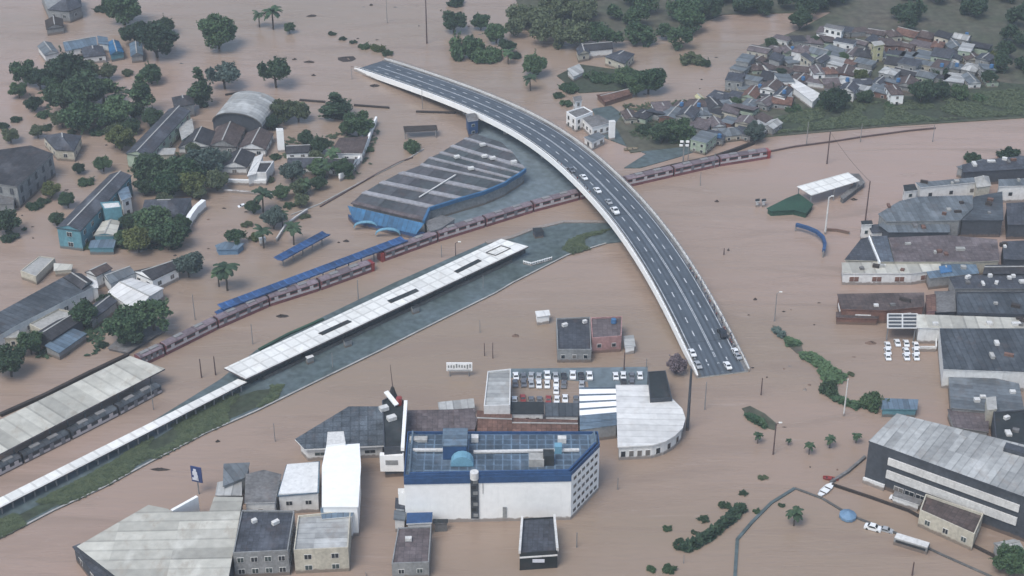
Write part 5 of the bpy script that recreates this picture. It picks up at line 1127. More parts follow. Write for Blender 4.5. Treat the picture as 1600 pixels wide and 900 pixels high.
(1018,890,8,'bush','leaf_mid','small bush at the bottom edge, left of a pair',1,1.2),(1046,890,10,'bush','leaf_dark','darker bush at the bottom edge, right of a pair',1,1.3),(1062,852,12,'bush','leaf_dark','dark tuft at the left end of the hedge strip',1,1),(1100,812,9,'bush','leaf_dark','small bush above the hedge strip, middle',1,1),(1133,790,10,'bush','leaf_dark','small bush above the right end of the hedge strip',1,1),(1043,826,7,'bush','leaf_mid','tiny bush left of the hedge strip, upper',1,1),(1084,832,5,'bush','leaf_dark','tiny shrub touching the hedge strip',1,1),(1162,771,7,'bush','leaf_dark','tiny dark shrub right above the hedge strip',1,1),(1192,746,8,'bush','leaf_olive','round mossy shrub in the water right of the white block',1,.6),(1183,799,6,'bush','leaf_dark','tiny bush by the bend of the canal wall',1,1),(1221,790,5,'bush','leaf_dark','tiny bush left of the lone palm',1,1),
(1520,248,14,'bush','leaf_dark','dark bush on the roofs at the right edge, left one',1,1),(1575,242,18,'bush','leaf_dark','dark bush on the roofs at the right edge, right one',1,1),(1580,875,22,'round','leaf_dark','dark tree in the bottom right corner',1,1),(1420,770,7,'bush','leaf_dark','bush beside the low white shed',1,1)]
for x,y,r_,k,mm,l,wx,hz in TT: tree(l,x,y,r_*(1.14 if x<260 and y<230 else 1),k,mm,wx,hz)
xr=random.Random(21)
for k,(x,y,r_,l) in enumerate([(1175,98,9,'small tree at the left edge of the hillside houses'),(1222,112,8,'small tree between hillside houses left of the white ribbed shed'),(1345,118,10,'round tree between hillside houses below the yellow building'),(1400,92,9,'small tree right of the pale yellow building'),(1318,88,8,'small tree left of the pale yellow building'),(1468,112,10,'tree among the right hand hillside houses, lower'),(1480,74,9,'tree among the right hand hillside houses, upper'),(1205,66,9,'small tree at the upper left corner of the hillside houses'),(1275,62,8,'small tree among the uppermost hillside houses, left'),(1420,58,9,'small tree among the uppermost hillside houses, right'),(1150,160,8,'small tree among the low shacks near the bright yellow house'),(1545,120,12,'dark tree at the right end of the hillside houses'),(1556,88,13,'dark tree at the upper right end of the hillside houses'),(1352,150,11,'low tree on the bank right of the dark green tree'),(1500,143,12,'low tree on the bank at the far right, left one')]):
    tree(l,x,y,r_,'bush' if k%3==0 else 'round','leaf_dark' if k%2 else 'leaf_mid')
for k,(x,y,r_,l) in enumerate([(300,232,11,'small tree in front of the dark classroom block beside the school wing'),(430,246,9,'small bush under the white water tower'),(418,282,10,'bush at the lower edge of the school below the white tower'),(575,235,8,'small bush beside the jagged white wall'),(545,276,9,'small bush at the lower end of the jagged white wall'),(498,284,11,'tree in the water right of the slim palm'),(386,352,9,'small bush left of the palm by the blue green crown'),(452,322,9,'bush in the water above the short blue canopy'),(476,338,8,'small round bush right of the rounded blue green crown'),(52,160,12,'low tree at the left of the dense dark clump'),(140,108,14,'crown at the top right of the large black green crown'),(82,128,14,'crown between the large black green crown and the leaning tree'),(175,205,12,'low tree left of the round green tree by the path'),(205,195,13,'tree between the round green tree and the school wing'),(112,208,8,'bush beside the roof of the green grey house'),(62,498,10,'bush between the charcoal hall and its cream annex'),(100,530,10,'bush before the black shed at the lower left'),(160,540,9,'bush in the water left of the mauve slab'),(1330,585,6,'tiny bush at the tip of the long islet'),(28,140,12,'small tree at the far left of the dense dark clump'),(168,112,13,'tree directly right of the large black green crown'),(208,172,12,'small tree left of the tall green tree by the school wing'),(95,185,13,'tree at the lower left of the green crown, upper left clump'),(150,175,13,'tree between the two green crowns of the upper left clump'),(58,205,10,'tree beside the left end of the green grey house'),(122,262,9,'tree on the path left of the teal school roof'),(255,312,12,'tree behind the left part of the wide dark roof'),(190,372,12,'tree right of the low teal building'),(312,300,11,'tree at the white curved parapet'),(395,322,11,'tree behind the palm in the flooded field'),(470,312,11,'tree between the olive crown and the low rail wall'),(440,300,11,'tree under the slim palm, left'),(495,245,11,'tree between dark block and palms of the school'),(425,190,12,'tree between the vaulted hall and the white water tower'),(15,210,12,'tree at the left edge above the warehouse roof')]):
    tree(l,x,y,r_,'bush' if 'bush' in l else 'round','leaf_dark' if k%2 else 'leaf_olive')
for k,(pts,l) in enumerate([([(60,110),(130,95),(200,140),(190,200),(120,200),(60,160)],'drowned scrub between the dark trees of the upper left clump'),([(200,240),(350,240),(355,290),(220,305)],'drowned scrub beneath the wood below the school blocks'),([(180,335),(300,340),(290,390),(170,390)],'drowned scrub around the wide dark roof'),([(440,215),(590,205),(575,270),(450,285)],'drowned scrub between the school blocks near the street'),([(20,500),(170,500),(150,555),(30,560)],'drowned scrub around the lower left sheds'),([(960,165),(1170,150),(1200,195),(1090,230),(990,215)],'weeds and rubble between the low riverside shacks')]):
    grasscover(l,pts,.0 if k<5 else .42,300 if k!=5 else 700,40+k,.8,'leaf_dark' if k%2==0 else 'grass_dull','scrub')
for x,y,r_,l in[(425,18,15,'right palm of the group at the top left of centre'),(404,22,11,'left palm of the group at the top left of centre'),(410,303,16,'palm between the classroom blocks and the flooded field'),(352,420,20,'big palm standing alone in the water below the grey tree'),
    (340,428,12,'smaller palm leaning beside the big lone palm'),(458,357,15,'palm just above the left end of the short blue canopy'),(410,362,15,'palm left of the rounded blue green crown'),(440,335,11,'small palm behind the rounded blue green crown'),(520,240,13,'palm in front of the school, left of the square roof'),(508,258,12,'palm beside the flooded street by the school'),(476,285,12,'slim palm below the white tower'),
    (828,122,11,'palm left of the small grey shed, upper middle'),(794,82,10,'palm at the edge of the wood, upper middle'),(1243,800,14,'lone palm in the water near the bottom right'),(1265,696,9,'palm crown in the water, left of three above the canal'),(1298,686,9,'palm crown in the water, middle of three above the canal'),(1339,680,8,'palm crown in the water, right of three above the canal'),(1185,680,8,'low palm crown just below the oval islet'),(1232,688,5,'tiny palm top left of the three palm crowns')]:
    tree(l,x,y,r_,'palm','leaf_dark')
# woodland mass at the top (reads as one mass)
def wood(label,spots,mtl,name='woodland'):
    r=random.Random(5); m=MB()
    for x,y,rp in spots:
        s=S(y); Rm=rp/s; c=P(x,y,Rm*1.0)
        for k in range(12):
            d=Vector((r.gauss(0,1),r.gauss(0,1),r.gauss(0,.7)+.3)).normalized()*Rm*r.uniform(.3,.75); rad=Rm*r.uniform(.3,.5)
            for _ in range(int(26*Rm**.9)):
                e=Vector((r.gauss(0,1),r.gauss(0,1),r.gauss(0,.8))).normalized()*rad*(r.random()**.4); leafquad(m,c+d+e,r.uniform(.3,.75),r)
    return tag(m.build(name,mtl),label,'woodland',kind='stuff')
wr=random.Random(3); sp1=[];sp2=[];sp3=[]
for k in range(46):
    x=wr.uniform(800,1110); y=wr.uniform(-30,58); 
    if x>1080 and y>35: continue
    if 915<x<975 and 20<y<52: continue
    if (x<850 and y>48): continue
    (sp1 if x<930 else sp2).append((x,y,wr.uniform(14,24)))
for k in range(30): sp3.append((wr.uniform(1110,1320),wr.uniform(-40,14),wr.uniform(14,22)))
for k in range(30): sp3.append((wr.uniform(1400,1640),wr.uniform(-60,32),wr.uniform(14,22)))
for k in range(12): sp3.append((wr.uniform(1562,1650),wr.uniform(30,120),wr.uniform(12,20)))
wood('loose mid green woodland at the top, left of the cream houses',sp1,'leaf_olive'); wood('dense dark woodland rising at the top, right of the cream houses',sp2,'leaf_mid'); wood('dark woodland along the top right edge behind the hillside',sp3,'leaf_dark')
# islets
def islet(label,pts,seed,mtl='leaf_mid',n=260,hm=1.0):
    q=px(pts,.15); c=sum(q,Vector())/len(q); m=MB(); m.prism(q,-.8,.15); tag(m.build('mud_islet','land'),kind='structure')
    grasscover(label,pts,.16,n,seed,hm,mtl,'islet_weeds')
islet('uppermost thin weedy islet right of the flyover foot',[(1207,508),(1214,510),(1226,524),(1222,528),(1208,515)],11,'leaf_blue',70)
islet('short weedy islet, second of the chain right of the flyover foot',[(1228,528),(1252,538),(1255,549),(1245,552),(1230,538)],12,'leaf_mid',110)
islet('long weedy islet, third of the chain right of the flyover foot',[(1252,552),(1270,553),(1290,566),(1322,590),(1310,598),(1290,600),(1280,575),(1254,560)],13,'leaf_mid',420)
islet('thin muddy islet left of the dark round bush by the teal container',[(1302,618),(1330,628),(1348,634),(1340,640),(1320,632),(1300,624)],14,'leaf_mid',130)
islet('oval islet of grass right of the white round ended hall',[(1159,638),(1172,634),(1195,646),(1214,662),(1212,672),(1196,668),(1170,652)],15,'leaf_mid',330)
islet('straight narrow hedge strip in the water at the bottom, right of centre',[(1066,857),(1098,840),(1126,820),(1150,796),(1160,792),(1162,798),(1135,822),(1104,846),(1074,862)],16,'leaf_dark',520,1.8)

# ================================================================= VEHICLES
def carmesh():
    prof=[(-2.1,.35),(-2.15,.75),(-1.9,.92),(-1.35,.98),(-.75,1.42),(.55,1.45),(1.15,.98),(1.95,.86),(2.15,.62),(2.12,.35)]
    m=MB(); W=.86
    for s in(-1,1):
        m.face([(x,s*(W if z<1.1 else W*.82),z) for x,z in (prof if s<0 else prof[::-1])])
    for a,b in zip(prof,prof[1:]+prof[:1]):
        wa=W if a[1]<1.1 else W*.82; wb=W if b[1]<1.1 else W*.82
        m.face([(a[0],-wa,a[1]),(a[0],wa,a[1]),(b[0],wb,b[1]),(b[0],-wb,b[1])])
    body=m.build('body','car_white',link=False)
    m=MB(); 
    m.face([(-1.32,-.70,1.03),(-1.32,.70,1.03),(-.80,.62,1.41),(-.80,-.62,1.41)][::-1]); m.face([(1.12,-.70,1.04),(1.12,.70,1.04),(.60,.62,1.43),(.60,-.62,1.43)])
    for s in(-1,1): m.face([(-1.15,s*.88,1.0),(1.0,s*.88,1.0),(.52,s*.735,1.36),(-.72,s*.735,1.36)])
    for f in list(m.v): pass
    v=[]; 
    for p in m.v: v.append((p[0]*1.015,p[1]*1.01,p[2]+.012))
    m.v=v
    glass=m.build('window','glass',link=False)
    m=MB(); m.tube((0,-.1,0),(0,.1,0),.33,.33,12); wh=m.build('wheel','rubber',link=False)
    m=MB(); m.box((0,0,0),.08,.36,.16); hl=m.build('headlight','lamp_glass',link=False)
    return body,glass,wh,hl
CB=carmesh()
def car(label,p,rot,mtl,group=None,sc=(1,1,1),z=0,cat='car',name='car'):
    t=thing(name,label,cat,(p.x,p.y,z),group,rot); t.scale=sc
    inst(CB[0],'body',t,mtl=mtl); inst(CB[1],'window',t)
    for x in(-1.35,1.35):
        for y in(-.8,.8): inst(CB[2],'wheel',t,(x,y,.33))
    for y in(-.55,.55): inst(CB[3],'headlight',t,(2.12,y,.68))
    return t
def carpx(label,x,y,rot,mtl,group=None,sc=(1,1,1),sink=.35,**k): return car(label,P(x,y,.6),rot,mtl,group,sc,-sink,**k)
CN={'car_white':'white','car_silver':'silver','car_grey':'grey','car_black':'black','car_red':'red','car_blue':'blue'}
rowA=[(806,587,'car_white'),(818,588,'car_grey'),(830,587,'car_silver'),(842,588,'car_silver'),(855,586,'car_white'),(868,587,'car_silver'),(881,588,'car_black'),(895,586,'car_white'),(908,587,'car_black'),(921,587,'car_white'),(962,587,'car_white'),(974,586,'car_white'),(987,587,'car_grey'),(1000,586,'car_white')]
rowB=[(805,598,'car_grey'),(818,598,'car_grey'),(830,599,'car_silver'),(842,600,'car_white'),(855,600,'car_white'),(869,597,'car_white'),(881,600,'car_grey'),(909,600,'car_silver'),(974,597,'car_black'),(987,598,'car_grey')]
rowD=[(804,625,'car_white'),(817,622,'car_red'),(830,625,'car_grey'),(843,625,'car_grey'),(857,624,'car_red'),(870,624,'car_white'),(883,622,'car_white'),(900,624,'car_grey')]
cr=random.Random(2)
for rn,row in(('back',rowA),('middle',rowB),('front',rowD)):
    for i,(x,y,c) in enumerate(row):
        big=rn=='back' and i in(4,7,9)
        carpx('%s car in the flooded car park, %s from the left in its %s row'%(CN[c],NW(i),rn),x,y,R(90)+cr.uniform(-.08,.08) if rn!='front' else R(-90)+cr.uniform(-.08,.08),c,'cars in the flooded car park',(1.1,1.12,1.3) if big else (1,1,1),.12)
carpx('white car parked alone in front of the middle row of the car park',869,609,R(88),'car_white','cars in the flooded car park',sink=.12)
for ci,x in enumerate((1387,1416,1431)):
    for k,y in enumerate((539,548,557)):
        if ci==1 and k==0: y=536
        carpx('white car by the white framed pergola, %s in the %s of three columns'%(('farthest','middle','nearest')[k],('left','middle','right')[ci]),x,y,R(88)+cr.uniform(-.06,.06),'car_white','white cars by the pergola',sc=(.95,1,1),sink=.1)
carpx('white car with a black rear under the pergola, between left and middle columns',1402,535,R(88),'car_white','white cars by the pergola',sink=.1)
def oncar(label,x,y,mtl,rev=False,sc=(1,1,1),cat='car',name='car'):
    # nearest deck station
    best=None
    for s_ in range(0,int(SL[-1]),2):
        c,n_,t_=at(s_); hgt=c.z+.6
        p=P(x,y,hgt); d=Vector((p.x-c.x,p.y-c.y,0)); 
        if best is None or abs(d.dot(t_))<best[0]: best=(abs(d.dot(t_)),c,n_,t_,d)
    _,c,n_,t_,d=best; off=max(-7,min(7,d.dot(n_))); p=c+n_*off; a=math.atan2(t_.y,t_.x)+(math.pi if rev else 0)
    return car(label,p,a,mtl,None,sc,c.z+.06,cat,name)
oncar('white car on the flyover, topmost of the moving cars',912,277,'car_white'); oncar('white car on the flyover following second from the top',933,297,'car_white'); oncar('blue grey car on the flyover between the two groups of white cars',950,314,'car_silver',sc=(.9,.95,.95))
oncar('white van on the flyover, largest and lowest of the upper cars',962,332,'car_white',sc=(1.15,1.15,1.5),cat='van',name='van')
oncar('dark car pulled over among people at the right edge of the flyover',1130,524,'car_black',True,(1.25,1.2,1.4)); oncar('white car parked at the right edge near the foot of the flyover',1155,548,'car_white',True); oncar('second white car behind the one at the foot of the flyover',1158,556,'car_silver',True)
oncar('white car with dark roof at the flooded foot of the flyover',1141,578,'car_white',True); oncar('white car at the left edge near the foot of the flyover',1079,551,'car_white'); oncar('small silver car at the left flooded foot of the flyover',1081,572,'car_silver')
oncar('small dark car in the left lane at the upper part of the flyover',893,266,'car_grey')
# boats, tarps
def boat(label,x,y,L,wd,rot,mtl,name='boat',cat='boat'):
    p=P(x,y,.4); t=thing(name,label,cat,(p.x,p.y,0),rot=rot); m=MB()
    st_=[(-.5,.55),(-.2,1),(.2,.95),(.42,.5),(.5,.05)]
    lo=[]; up=[]
    for u,k in st_: lo.append((u*L*.92,k*wd/2*.6,-.1)); up.append((u*L,k*wd/2,.75))
    for i in range(len(st_)-1):
        for s in(-1,1):
            q=[(lo[i][0],s*lo[i][1],-.1),(lo[i+1][0],s*lo[i+1][1],-.1),(up[i+1][0],s*up[i+1][1],.75),(up[i][0],s*up[i][1],.75)]; m.face(q)
        m.face([(up[i][0],-up[i][1]*.85,.5),(up[i+1][0],-up[i+1][1]*.85,.5),(up[i+1][0],up[i+1][1]*.85,.5),(up[i][0],up[i][1]*.85,.5)])
    m.face([(-L*.5,-wd*.275,.75),(-L*.5,wd*.275,.75),(-L*.46,wd*.165,-.1),(-L*.46,-wd*.165,-.1)])
    for v in range(len(m.v)): m.v[v]=(m.v[v][0]+p.x,m.v[v][1]+p.y,m.v[v][2])
    m.build('hull',mtl,t)
    for u in(-.25,.1):
        m=MB(); m.box((p.x+u*L,p.y,.62),.35,wd*.75,.1); m.build('seat','wood_dark',t)
    return t
boat('white boat moored at the corner where the low walls meet, lower right',1291,765,7.5,2.4,R(50),'car_white')
boat('small dark red boat beside the white boat, lower right',1298,748,4.5,1.6,R(-15),'car_red')
carpx('white van stuck beside the canal wall between blue tarp and bus',1364,824,R(-25),'car_white',sc=(1.1,1.1,1.3),sink=.3,cat='van',name='van')
carpx('silver car half under water right of the white van by the canal wall',1384,826,R(-25),'car_silver',sink=.5)
carpx('white car half sunk beside the low white shed, lower right',1402,778,R(-30),'car_white',sink=.4)
p=P(1325,803,1.2); t=thing('tarp_shelter','faded blue tarpaulin shelter beside the canal wall, lower right','shelter',(p.x,p.y,0)); m=MB(); 
for k in range(10):
    a1=2*math.pi*k/10;a2=2*math.pi*(k+1)/10; m.face([(p.x+2.4*math.cos(a1),p.y+2.6*math.sin(a1),1.0),(p.x+2.4*math.cos(a2),p.y+2.6*math.sin(a2),1.0),(p.x,p.y,2.3)]); m.face([(p.x+2.4*math.cos(a1),p.y+2.6*math.sin(a1),.2),(p.x+2.4*math.cos(a2),p.y+2.6*math.sin(a2),.2),(p.x+2.4*math.cos(a2),p.y+2.6*math.sin(a2),1.0),(p.x+2.4*math.cos(a1),p.y+2.6*math.sin(a1),1.0)])
m.build('cover','tarp_blue',t)
# bus
p=P(1425,845,2.2); t=thing('bus','white roofed bus standing in the water near the bottom right','bus',(p.x,p.y,0),rot=0); rr_=R(-28)
m=MB(); m.box((p.x,p.y,1.1),9.2,2.5,2.4,rr_); m.build('body','wall_grey',t); m=MB(); m.box((p.x,p.y,2.4),9.0,2.3,.2,rr_); m.build('roof','concrete_pale',t)
for s in(-1,1):
    m=MB(); ca,sa=math.cos(rr_),math.sin(rr_); m.box((p.x-s*1.26*sa*-1*-1,p.y+s*1.26*ca,1.5),8.2,.08,.8,rr_); m.build('window_band','glass',t)
m=MB(); m.box((p.x+4.65*math.cos(rr_),p.y+4.65*math.sin(rr_),1.5),.1,2.1,1.1,rr_); m.build('windscreen','glass',t)
boat('small yellow boat on the water between the flyover and the grey road',986,233,6,2.2,R(10),'wall_yellow')
B('low pale blue house wreck under the dark grey tree, middle left',[(336,384),(352,378),(382,381),(372,390),(340,391)],2.2,'tarp_blue','metal_blue','flat',cat='house',name='house')
wallline('row of pale broken posts and wall between the palms beside the street',[(432,372),(446,350),(462,338),(480,326)],1.6,.5,'concrete_pale')
B('small white hut standing in the flooded street corner left of the short blue canopy',[(404,372),(414,370),(416,374),(406,376)],2.4,'wall_white','concrete_pale','flat',cat='hut',name='hut',over=.1)
car('white car half drowned on the flooded field right of the curved parapet',P(380,320,.4),.5,'car_white',None,(1,1,1),-.8)
# barrier with white bars on the median
q=px([(818,408),(830,411),(862,402)],1.6); t=thing('gate','white painted gate and railings on the median right of the bus station','gate',(q[1].x,q[1].y,0))
m=MB()
for a,b in zip(q,q[1:]): m.beam(a,b,.25,.25); m.beam(a-Vector((0,0,.9)),b-Vector((0,0,.9)),.25,.25)
m.build('rail','wall_bright',t)
for k in range(14):
    f=k/13; pp=q[0].lerp(q[1],f*3) if f<.33 else q[1].lerp(q[2],(f-.33)*1.5); m=MB(); m.tube((pp.x,pp.y,.3),(pp.x,pp.y,1.9),.14); m.build('bar','wall_bright',t)
for (x,y,l) in[(482,560,'small pale kiosk under the near edge of the bus station roof, left'),(541,534,'small dark kiosk under the near edge of the bus station roof, middle'),(647,482,'small dark kiosk under the near edge of the bus station roof, right')]:
    B(l,[(x-5,y-2),(x+6,y-5),(x+9,y-2),(x-2,y+2)],2.4,'wall_grey','concrete_pale' if x<500 else 'slab_black','flat',cat='kiosk',name='kiosk',over=.1)
B('dark guard hut by the pale kerb between bus station and flyover',[(832,357),(846,356),(850,362),(836,364)],2.8,'wall_dark','slab_black','flat',cat='hut',name='guard_hut',over=.1)
# billboard (unreadable print)
p=P(718,588,0); t=thing('billboard','white roadside billboard with blurred dark print standing in the flood above the pale hall','billboard',(p.x,p.y,0))
m=MB(); m.box((p.x,p.y,3.6),8.2,.4,3.0); m.build('board','wall_bright',t)
br=random.Random(4)
for k in range(9):
    m=MB(); m.box((p.x-3.4+k*.85,p.y-.24,3.9+br.uniform(-.2,.2)),.42,.1,br.uniform(.8,1.6)); m.build('print_mark','wall_grey',t)
m=MB(); m.box((p.x,p.y-.24,2.5),7.4,.1,.25); m.build('print_line','wall_grey',t)
for s in(-3,3): m=MB(); m.tube((p.x+s,p.y,-1),(p.x+s,p.y,2.2),.2); m.build('post','metal_post',t)
# blue street sign with white figure
p=P(312,800,0); p=P(311,772,0); t=thing('street_sign','blue rectangular sign with a white figure on a post above the huge cream warehouse','sign',(p.x,p.y,0))
m=MB(); m.tube((p.x,p.y,-1),(p.x,p.y,5.0),.2,.2); m.build('post','metal_post',t)
m=MB(); m.box((p.x,p.y-.1,7.0),3.3,.3,5.2,R(-18)); bd=m.build('board','sign_blue',t)
m=MB(); 
rt=Matrix.Rotation(R(-18),3,'Z')
def sb(m,x,z,w_,h_,):
    v=rt@Vector((x,-.30,0)); m.box((p.x+v.x,p.y-.1+v.y,7.0+z),w_,.1,h_,R(-18))
sb(m,-.3,1.5,.9,.9); sb(m,-.35,.45,1.5,1.2); sb(m,-.1,-.6,1.3,1.2); sb(m,-.5,-1.5,1.6,.8); sb(m,.35,-1.5,.5,1.0); m.build('white_figure','sign_white',t)
# floodlight mast
p=P(1067,258,0); t=thing('floodlight_mast','tall mast with four white floodlights beside the railway, right of the flyover','mast',(p.x,p.y,0))
m=MB(); m.tube((p.x,p.y,-1),(p.x,p.y,10),.3,.2); m.build('pole','metal_post',t)
for dx,dz in((-1.2,8.8),(1.2,8.8),(-1.0,10.4),(1.3,10.4)):
    m=MB(); m.box((p.x+dx,p.y-.2,dz),1.3,.5,.8); m.build('floodlight','wall_bright',t)
m=MB(); m.beam((p.x-1.5,p.y,8.9),(p.x+1.5,p.y,8.9),.15,.15); m.beam((p.x-1.5,p.y,10.3),(p.x+1.5,p.y,10.3),.15,.15); m.build('crossbar','metal_post',t)

# ================================================================= POLES
def pole(label,x,yb,yt,mtl='metal_post',r0=.16,arm=0,name='pole',cat='pole',cross=False,group='poles standing in the flood'):
    p=P(x,yb,0); h=(yb-yt)/(S(yb)*math.cos(PITCH)); t=thing(name,label,cat,(p.x,p.y,0),group)
    m=MB(); m.tube((p.x,p.y,-1),(p.x,p.y,h),r0*1.25,r0*.8,8); m.build('post',mtl,t)
    if arm:
        m=MB(); m.tube((p.x,p.y,h-.1),(p.x+arm,p.y,h+.5),r0*.7,r0*.5,6); m.build('arm',mtl,t); m=MB(); m.box((p.x+arm*1.2,p.y,h+.5),1.0,.4,.25); m.build('lamp_head','lamp_glass',t)
    if cross:
        m=MB(); m.beam((p.x-1.1,p.y,h-.6),(p.x+1.1,p.y,h-.6),.18,.18); m.build('crossarm','wood_dark',t)
    return t
PL=[(315,590,560,'rust_post',.2,0,'rusty pole left of the bus station roof, left of a pair'),(337,586,556,'rust_post',.2,0,'rusty pole left of the bus station roof, right of a pair'),(560,470,437,'metal_post',.16,0,'thin pole behind the middle of the bus station roof'),(395,538,506,'metal_post',.14,0,'thin pole between stopped train and bus station, left'),(305,500,460,'metal_post',.14,0,'thin pole behind the stopped train near its left end'),
(690,402,383,'metal_post',.14,0,'thin pole below the front of the long train'),(712,400,380,'rust_post',.16,1.2,'small lamp post right of the thin pole below the long train'),(605,36,0,'metal_post',.14,0,'thin pole at the top edge above the flyover end'),(550,124,108,'metal_post',.12,0,'short thin pole near the sunken dark roof'),
(1260,225,193,'metal_post',.16,0,'power pole on the riverbank, leftmost of three'),(1344,222,195,'metal_post',.16,0,'power pole on the riverbank, middle of three'),(1457,222,196,'metal_post',.16,0,'power pole on the riverbank, rightmost of three'),(1292,256,208,'rust_post',.24,0,'tall dark pole in the water above the petrol canopy'),(1352,345,285,'rust_post',.24,0,'tall dark pole by the left tip of the right bank'),
(1094,290,270,'metal_post',.14,0,'short pole in the water right of the flyover below the train'),(1289,366,310,'concrete_pale',.3,1.0,'white lamp post beside the curved blue gantry'),(1210,502,458,'metal_post',.16,1.0,'lamp post right of the flyover above the first islet'),(1189,617,590,'rust_post',.18,0,'rusty pole right of the flyover foot'),(1101,640,595,'metal_post',.16,0,'thin grey pole right of the white round ended hall'),
(1208,710,660,'rust_post',.2,1.0,'dark lamp post below the oval islet'),(1425,899,876,'rust_post',.2,0,'short pole at the bottom edge, right part'),(901,855,830,'metal_post',.16,0,'thin pole right of the black entrance block'),(965,765,745,'metal_post',.14,0,'thin pole right of the chamfered windows of the white block'),(572,900,893,'metal_post',.12,0,'short post at the bottom edge in the side street'),
(975,578,550,'rust_post',.18,0,'dark pole between the lone flooded building and the car park'),(1010,574,560,'metal_post',.14,0,'short pole at the corner of the car park'),(1318,650,590,'concrete_pale',.2,0,'pale slim post between the islets and the container'),(1131,398,388,'rust_post',.2,0,'small post in open water right of the flyover, right of a pair'),
(660,170,140,'metal_post',.12,0,'thin lamp pole beneath the far stretch of the flyover'),(1075,250,222,'metal_post',.14,0,'thin pole directly behind the floodlight mast'),(1116,262,240,'metal_post',.18,0,'signal pole beside the long train near its right end'),(520,575,551,'metal_post',.12,0,'slim lamp pole on the median below the bus station'),(755,452,430,'metal_post',.12,0,'slim lamp pole on the median near the kerb'),
(750,520,500,'metal_post',.12,0,'thin pole in open water left of the white kiosk'),(770,560,535,'rust_post',.14,0,'thin rusty pole above the pale box hall, right'),(757,556,536,'rust_post',.14,0,'thin rusty pole above the pale box hall, left'),(240,640,600,'metal_post',.14,0,'thin pole between cream platform roof and walkway'),(430,690,660,'metal_post',.12,0,'thin pole in the water above the chamfered slate hall'),
(625,640,624,'metal_post',.1,0,'short rod behind the white framed tower'),(1068,880,865,'metal_post',.1,0,'small post near the bushes at the bottom edge')]
for x,yb,yt,mm,r_,arm,l in PL: pole(l,x,yb,yt,mm,r_,arm)
pole('very tall dark curved mast at the top, left of the compact round tree',667,68,0,'rust_post',.3,0)
def cable(label,pts):
    m=MB()
    for (x0,y0,b0),(x1,y1,b1) in zip(pts,pts[1:]):
        A=P(x0,b0,0); A.z=(b0-y0)/(S(b0)*math.cos(PITCH)); Bq=P(x1,b1,0); Bq.z=(b1-y1)/(S(b1)*math.cos(PITCH)); pv=A
        for k in range(1,9):
            f=k/8; q=A.lerp(Bq,f); q.z-=2.2*4*f*(1-f)*.5; m.beam(pv,q,.07,.07); pv=q
    return tag(m.build('power_cable','rubber'),label,'cable')
cable('sagging power cable strung between the three riverbank poles',[(1260,194,225),(1344,196,222),(1457,197,222)])
cable('sagging power cable between the two tall dark poles at the right',[(1292,209,256),(1352,286,345)])
# thick pole in front of the round-ended hall
pole('thick dark blue grey pillar rising right of the white round ended hall',1074,672,574,'wall_dark',.42,0,name='pillar',cat='pillar',group=None)

# ================================================================= PEOPLE on the flyover
def person_mesh(k):
    r=random.Random(k); V=[(0,0,.95),(0,0,1.2),(0,0,1.42),(0,0,1.5),(0,.02,1.66)]; E=[(0,1),(1,2),(2,3),(3,4)]; rad=[.15,.14,.16,.06,.11]
    for s in(-1,1):
        b=len(V); st=r.uniform(-.12,.12)*s; V+=[(s*.1,0,.9),(s*.11,st*.5,.5),(s*.12,st,.08),(s*.12,st+.12,.04)]; E+=[(0,b),(b,b+1),(b+1,b+2),(b+2,b+3)]; rad+=[.1,.07,.045,.04]
        b=len(V); V+=[(s*.2,0,1.4),(s*.25,.03,1.12),(s*.24,.14+r.uniform(0,.12),.9)]; E+=[(2,b),(b,b+1),(b+1,b+2)]; rad+=[.06,.045,.035]
    me=bpy.data.meshes.new('body'); me.from_pydata(V,E,[]); o=bpy.data.objects.new('tmp_body',me); COL.objects.link(o)
    sk=o.modifiers.new('s','SKIN'); 
    for i,v in enumerate(me.skin_vertices[0].data): v.radius=(rad[i],rad[i]); v.use_root=(i==0)
    sb_=o.modifiers.new('u','SUBSURF'); sb_.levels=1
    dg=bpy.context.evaluated_depsgraph_get(); out=bpy.data.meshes.new_from_object(o.evaluated_get(dg)); bpy.data.objects.remove(o)
    top=['cloth_dark','cloth_red','cloth_pale','cloth_blue'][k%4]; out.materials.clear()
    for n_ in('skin',top,'cloth_dark' if k%2 else 'cloth_blue','hair'): out.materials.append(mt(n_))
    for p_ in out.polygons:
        z=p_.center.z; x=abs(p_.center.x); p_.material_index = 3 if (z>1.68 or (z>1.6 and p_.center.y<-.01)) else 0 if z>1.47 or (x>.2 and z<1.1) else 1 if z>.95 else 2
        p_.use_smooth=True
    out.name='body'; return out
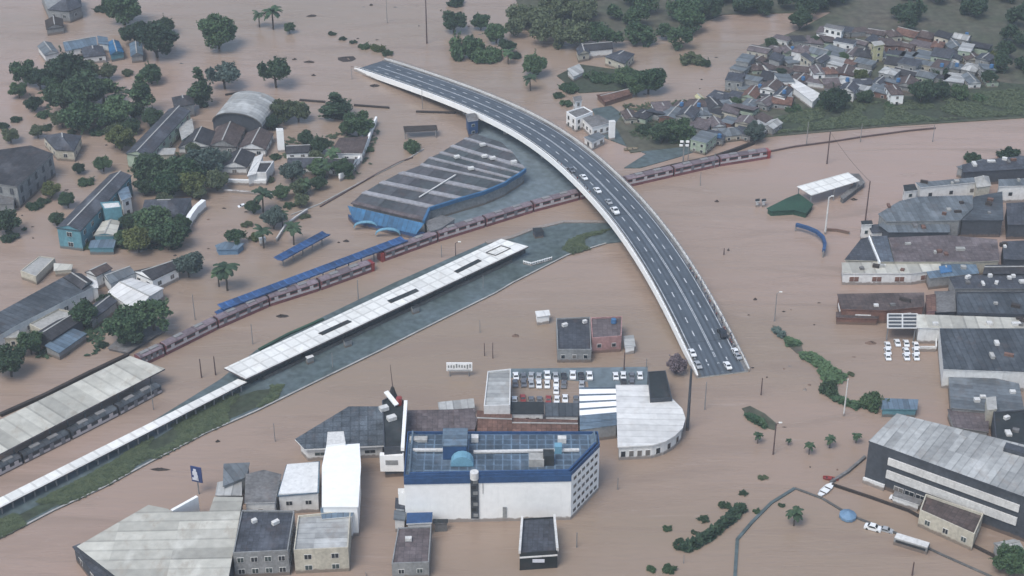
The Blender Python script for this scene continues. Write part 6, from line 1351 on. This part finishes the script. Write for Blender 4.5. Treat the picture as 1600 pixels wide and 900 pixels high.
PM=[person_mesh(k) for k in range(4)]
pr=random.Random(9)
def person(label,s_,off,k,group):
    c,n_,t_=at(s_); q=c+n_*off; o=bpy.data.objects.new('person',PM[k%4]); COL.objects.link(o); o.location=(q.x,q.y,c.z+(.2 if abs(off)>7.2 else .05)); o.rotation_euler=(0,0,pr.uniform(0,6.28)); tag(o,label,'person',group)
Lb=SL[-1]
CL=['dark','dark red','pale','blue']
for k in range(26):
    s_=Lb*(.80+.15*k/25)+pr.uniform(-1,1); person('person in %s clothes at the right hand railing near the foot of the flyover'%CL[k%4],s_,pr.uniform(7.0,8.1),k,'onlookers at the right railing, %s clothes'%CL[k%4])
for k in range(10):
    s_=Lb*(.93+.05*k/9)+pr.uniform(-1,1); person('person in %s clothes by the parked cars at the flooded foot of the flyover'%CL[k%4],s_,pr.uniform(6.4,8.0),k,'people beside the parked cars, %s clothes'%CL[k%4])
for k in range(12):
    s_=Lb*(.50+.12*k/11)+pr.uniform(-1,1); person('person in %s clothes on the left walkway of the flyover above the trains'%CL[k%4],s_,-pr.uniform(7.4,8.1),k,'people on the left walkway, %s clothes'%CL[k%4])

# ================================================================= HAZE
HZ=0.00022
hm=bpy.data.materials.new('haze'); hm.use_nodes=True; n=hm.node_tree.nodes; 
for q_ in list(n):
    if q_.type=='BSDF_PRINCIPLED': n.remove(q_)
vol=n.new('ShaderNodeVolumePrincipled'); vol.inputs['Color'].default_value=(.80,.87,.95,1); vol.inputs['Density'].default_value=HZ; vol.inputs['Anisotropy'].default_value=.2
hm.node_tree.links.new(vol.outputs[0], n['Material Output'].inputs['Volume'])
me=bpy.data.meshes.new('haze'); bm=bmesh.new(); bmesh.ops.create_cube(bm,size=1); bm.to_mesh(me); bm.free(); me.materials.append(hm)
hz=bpy.data.objects.new('haze',me); COL.objects.link(hz); z0,z1=-5,CAMH+15
hz.scale=(5300,5600,z1-z0); hz.location=(0,2450,(z0+z1)/2); tag(hz,'thin pale haze in the air over the flooded town','haze',kind='stuff')
